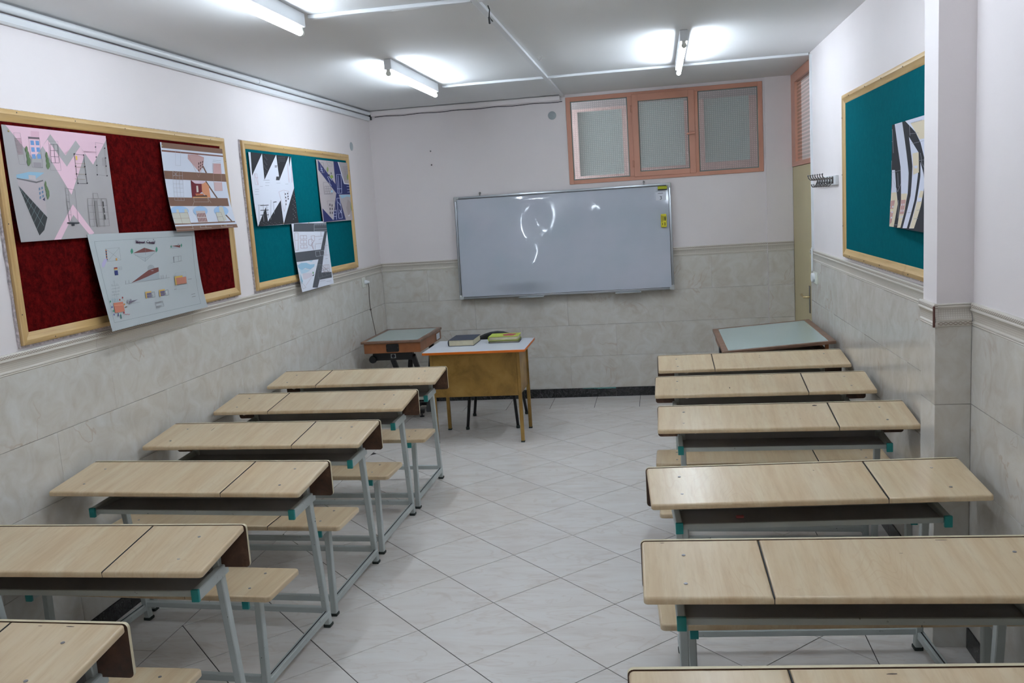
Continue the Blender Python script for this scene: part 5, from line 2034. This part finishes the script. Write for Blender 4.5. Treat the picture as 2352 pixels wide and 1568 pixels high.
DG = (84, 86, 92)
p = Poster('white poster with dark grey bands and a blue sky sketch over the teal board frame', 1, 0.0225, -2.092, -1.408, 1.795, 1.300, 0.030, 0.016, 2.0, 2.0, base=WH, crop=CR2)
p.poly([(514, 815), (878, 815), (882, 905), (516, 908)], DG)
p.poly([(835, 900), (882, 905), (805, 1330), (760, 1480), (708, 1480), (775, 1200), (800, 1095)], DG)
p.poly([(530, 1130), (800, 1095), (790, 1195), (546, 1228)], DG)
p.poly([(800, 1330), (905, 1322), (908, 1378), (785, 1402)], DG)
GL = (160, 162, 168)
p.rect([(725, 828), (855, 826), (862, 898), (728, 905)], GL, 4)
p.line(725, 880, 860, 876, GL, 4)
for i in range(8):
    p.line(735 + i * 18, 826, 737 + i * 18, 842, GL, 4)
p.grid([(745, 1115), (830, 1105), (835, 1155), (752, 1168)], 2, 1, GL, 4)
p.grid([(768, 1250), (800, 1248), (905, 1345), (770, 1385)], 3, 2, (120, 122, 128), 3)
p.rect([(528, 920), (562, 920), (570, 1105), (540, 1105)], (196, 176, 180), 4)
p.line(535, 1000, 568, 1000, (196, 176, 180), 4)
p.grid([(585, 950), (650, 948), (655, 985), (588, 988)], 2, 1, (190, 172, 182), 4)
p.grid([(588, 1000), (652, 998), (656, 1032), (592, 1035)], 2, 1, (190, 172, 182), 4)
p.grid([(592, 1050), (655, 1046), (660, 1080), (595, 1084)], 2, 1, (190, 172, 182), 4)
p.rect([(672, 995), (700, 985), (725, 1010), (700, 1060), (675, 1045)], (176, 160, 168), 4)
p.rect([(695, 955), (732, 950), (735, 1000), (700, 1040), (725, 1100)], (190, 172, 182), 4)
for q in ((735, 960, 820, 955), (738, 1040, 805, 1030), (740, 1050, 742, 1095), (775, 990, 810, 985), (795, 905, 800, 955), (830, 1060, 870, 1050), (850, 1000, 850, 1150), (845, 1190, 868, 1188), (838, 1155, 875, 1150)):
    p.line(*q, (190, 178, 186), 4)
p.grid([(822, 1255), (880, 1250), (882, 1320), (820, 1325)], 3, 2, (190, 172, 178), 4)
p.poly([(555, 1262), (600, 1235), (650, 1232), (690, 1250), (735, 1245), (730, 1270), (690, 1300), (640, 1285), (600, 1310), (575, 1290)], (158, 196, 220))
p.poly([(580, 1300), (640, 1296), (690, 1310), (640, 1335), (600, 1345)], (190, 214, 230))
p.poly([(675, 1212), (722, 1206), (700, 1222)], (170, 206, 224))
p.poly([(610, 1340), (705, 1335), (708, 1370), (640, 1400), (618, 1400)], (220, 212, 222))
p.poly([(590, 1348), (612, 1420), (600, 1450), (588, 1400)], (150, 186, 206))
p.tree(718, 1320, 1345, 14, (120, 160, 120))
p.line(712, 1365, 725, 1352, (50, 50, 54), 8)
p.rect([(590, 1420), (640, 1480), (610, 1495)], (190, 180, 184), 3)
p.line(640, 1460, 700, 1380, (206, 190, 196), 3)
for q in ((785, 1415, 840, 1408), (850, 1418, 900, 1410)):
    p.line(*q, (190, 190, 200), 4)
p.build(((0.47, 0.01),))

# --- poster on the board behind the pilaster
CR3 = (2020, 250, 5.406)
p = Poster('black and white curved stripe poster curling off the teal board behind the pilaster', -1, WR - 0.020, -3.650, -4.345, 2.078, 1.604, 0.012, 0.052, 2.0, 3.0, base=(40, 40, 46), crop=CR3)
SW, CRM, RS = (214, 216, 230), (222, 208, 182), (196, 152, 146)
p.poly([(190, 172), (282, 136), (300, 450), (328, 880), (318, 1120), (262, 1475), (222, 1475), (246, 1190), (240, 800), (214, 520)], SW)
p.poly([(246, 1120), (312, 1120), (295, 1300), (262, 1475), (222, 1475), (246, 1190)], CRM)
p.poly([(145, 832), (178, 832), (190, 1040), (212, 1230), (178, 1466), (72, 1458), (120, 1250), (142, 1020)], SW)
p.poly([(140, 1100), (195, 1100), (212, 1230), (178, 1466), (72, 1458), (118, 1260)], CRM)
p.poly([(320, 120), (640, 10), (900, 0), (900, 700), (520, 800), (478, 490), (430, 330)], SW)
p.poly([(380, 190), (640, 130), (640, 420), (470, 440), (420, 300)], CRM)
p.poly([(350, 395), (448, 625), (430, 900), (395, 1200), (340, 1485), (288, 1482), (350, 1150), (372, 800)], SW)
p.poly([(378, 632), (448, 618), (440, 880), (378, 905)], CRM)
p.poly([(462, 750), (490, 900), (500, 1020), (470, 1260), (425, 1490), (368, 1488), (420, 1200), (455, 930)], SW)
p.poly([(455, 1100), (490, 1100), (470, 1260), (425, 1490), (372, 1486), (420, 1230)], CRM)
p.poly([(520, 800), (900, 640), (900, 1500), (560, 1500), (560, 1100)], SW)
p.poly([(100, 1190), (180, 1188), (165, 1280), (105, 1275)], RS)
p.poly([(95, 1310), (165, 1305), (150, 1420), (82, 1430)], RS)
p.blocks([(110, 1230), (180, 1228), (160, 1400), (90, 1400)], 2, 3, (214, 212, 220), 0.5, 0.3)
p.poly([(245, 1190), (300, 1188), (285, 1340), (240, 1340)], RS)
p.blocks([(248, 1210), (296, 1208), (280, 1400), (240, 1400)], 2, 3, (214, 212, 220), 0.5, 0.35)
WL = (150, 152, 158)
for q in ((135, 260, 135, 620), (160, 265, 165, 610), (135, 280, 160, 278), (135, 450, 160, 448), (145, 710, 140, 830), (130, 865, 245, 840), (210, 870, 215, 1040), (130, 900, 210, 1095), (245, 1000, 210, 1095), (365, 230, 365, 380), (360, 352, 470, 345), (370, 498, 520, 465), (470, 630, 480, 780), (440, 730, 520, 725), (485, 780, 510, 850), (220, 1190, 225, 1380), (190, 1445, 240, 1448), (440, 1220, 470, 1215), (430, 1310, 470, 1305), (410, 1395, 455, 1395), (330, 1330, 368, 1328)):
    p.line(*q, WL, 4)
for i in range(10):
    p.line(390 + i * 14, 200 - i * 4, 391 + i * 14, 180 - i * 4, LGR, 3)
p.build()

# ================================================================== SMALL WALL THINGS
# coat hook rack on the pilaster wall
t = thing('coat_hook_rack', 'white plate with chrome double coat hooks beside the teal board', 'coat rack', (WR + 0.0068, -1.92, 1.822))
MB().cbox(-0.019, -0.335, -0.004, -0.0, 0.335, 0.056, 0.003).build('back_plate', 'white_plastic', t)
for i in range(7):
    yy = -0.255 + i * 0.088
    b = MB()
    b.tube([(-0.019, yy, 0.040), (-0.045, yy, 0.038), (-0.070, yy, 0.040), (-0.082, yy, 0.052), (-0.085, yy, 0.066)], [0.006, 0.0045, 0.004, 0.004, 0.0035], 8)
    b.lathe([(0.0045, -0.004), (0.0075, 0.0), (0.0045, 0.005)], (-0.085, yy, 0.069), 'z', 10)
    b.tube([(-0.019, yy, 0.028), (-0.030, yy, 0.008), (-0.045, yy, -0.010), (-0.058, yy, -0.008), (-0.064, yy, 0.004)], [0.007, 0.006, 0.0045, 0.004, 0.0035], 8)
    b.lathe([(0.004, -0.003), (0.006, 0.0), (0.004, 0.004)], (-0.064, yy, 0.007), 'z', 10)
    b.cbox(-0.026, yy - 0.016, 0.004, -0.019, yy + 0.016, 0.050, 0.003)
    b.build('hook', 'dark_chrome', t)
# light switch
t = thing('light_switch', 'white round faced light switch at the wall end by the door', 'switch', (WR, -1.455, 1.160))
MB().cbox(-0.010, -0.075, -0.042, 0.0, 0.075, 0.042, 0.003).build('switch_plate', 'ivory_plastic', t)
MB().slab(rrect(0.07, 0.066, 0.03, 6), 0.0, 0.020, 0.008, 3).xf(lambda p: Vector((-0.010 - p.z, p.x + 0.035, p.y))).build('dimmer_cover', 'white_plastic', t)
# wall socket with plug and cord to the corner table
t = thing('wall_socket', 'ivory wall socket under the trim by the teal board', 'socket', (0.0, -0.585, 1.232))
MB().cbox(0.0, -0.042, -0.042, 0.011, 0.042, 0.042, 0.003).build('socket_plate', 'ivory_plastic', t)
MB().lathe([(0.024, 0.0), (0.024, 0.003), (0.020, 0.003), (0.020, 0.001)], (0.0105, 0, 0), 'x', 16).build('socket_ring', 'ivory_plastic', t)
t = thing('power_plug', 'white plug with a thin brown cord in the wall socket', 'plug', (0.0145, -0.575, 1.232))
MB().lathe([(0.019, 0.0), (0.019, 0.016), (0.012, 0.034), (0.011, 0.042)], (0, 0, 0), 'x', 14).build('plug_body', 'white_plastic', t)
pts = [(0.030, 0.0, -0.014), (0.030, 0.01, -0.05), (0.020, 0.025, -0.12), (0.012, 0.045, -0.21), (0.010, 0.075, -0.30), (0.014, 0.10, -0.40), (0.022, 0.105, -0.475), (0.03, 0.09, -0.56)]
cdo = MB().tube(pts, 0.0035, 6).build('cord', 'cable_brown', t)
MB().lathe([(0.008, -0.006), (0.009, 0), (0.008, 0.006)], (0.011, 0.06, -0.255), 'z', 8).build('cord_knot', 'cable_brown', cdo)
# round junction covers
for nm, lab, loc, ax in (('a', 'round grey junction cover on the whiteboard wall beside the window', (1.711, 0.0065, 2.600), 'y'), ('b', 'round grey junction cover above the teal board near the corner', (-0.0065, -0.554, 2.423), 'x')):
    sg = -1 if ax == 'y' else 1
    b = MB().lathe([(0.037, 0.0), (0.037, 0.003 * sg), (0.030, 0.007 * sg), (0.008, 0.009 * sg)], (0, 0, 0), ax, 24)
    o = b.build('junction_cover', 'disc_plastic')
    o.location = loc
    tag(o, lab, 'junction cover')
# two old screws in the wall
for z, lab in ((2.368, 'upper old wall screw left of the window'), (2.243, 'lower old wall screw above the whiteboard corner')):
    lab = 'upper of two bare screws in the whiteboard wall' if z > 2.3 else 'lower of two bare screws in the whiteboard wall'
    b = MB().lathe([(0.004, 0.0), (0.004, -0.006), (0.0075, -0.008), (0.006, -0.011), (0.002, -0.012)], (0, 0, 0), 'y', 12)
    o = b.build('wall_screw', 'dark_chrome')
    o.location = (0.564, 0.0068, z)
    tag(o, lab, 'screw', 'screws in the whiteboard wall')
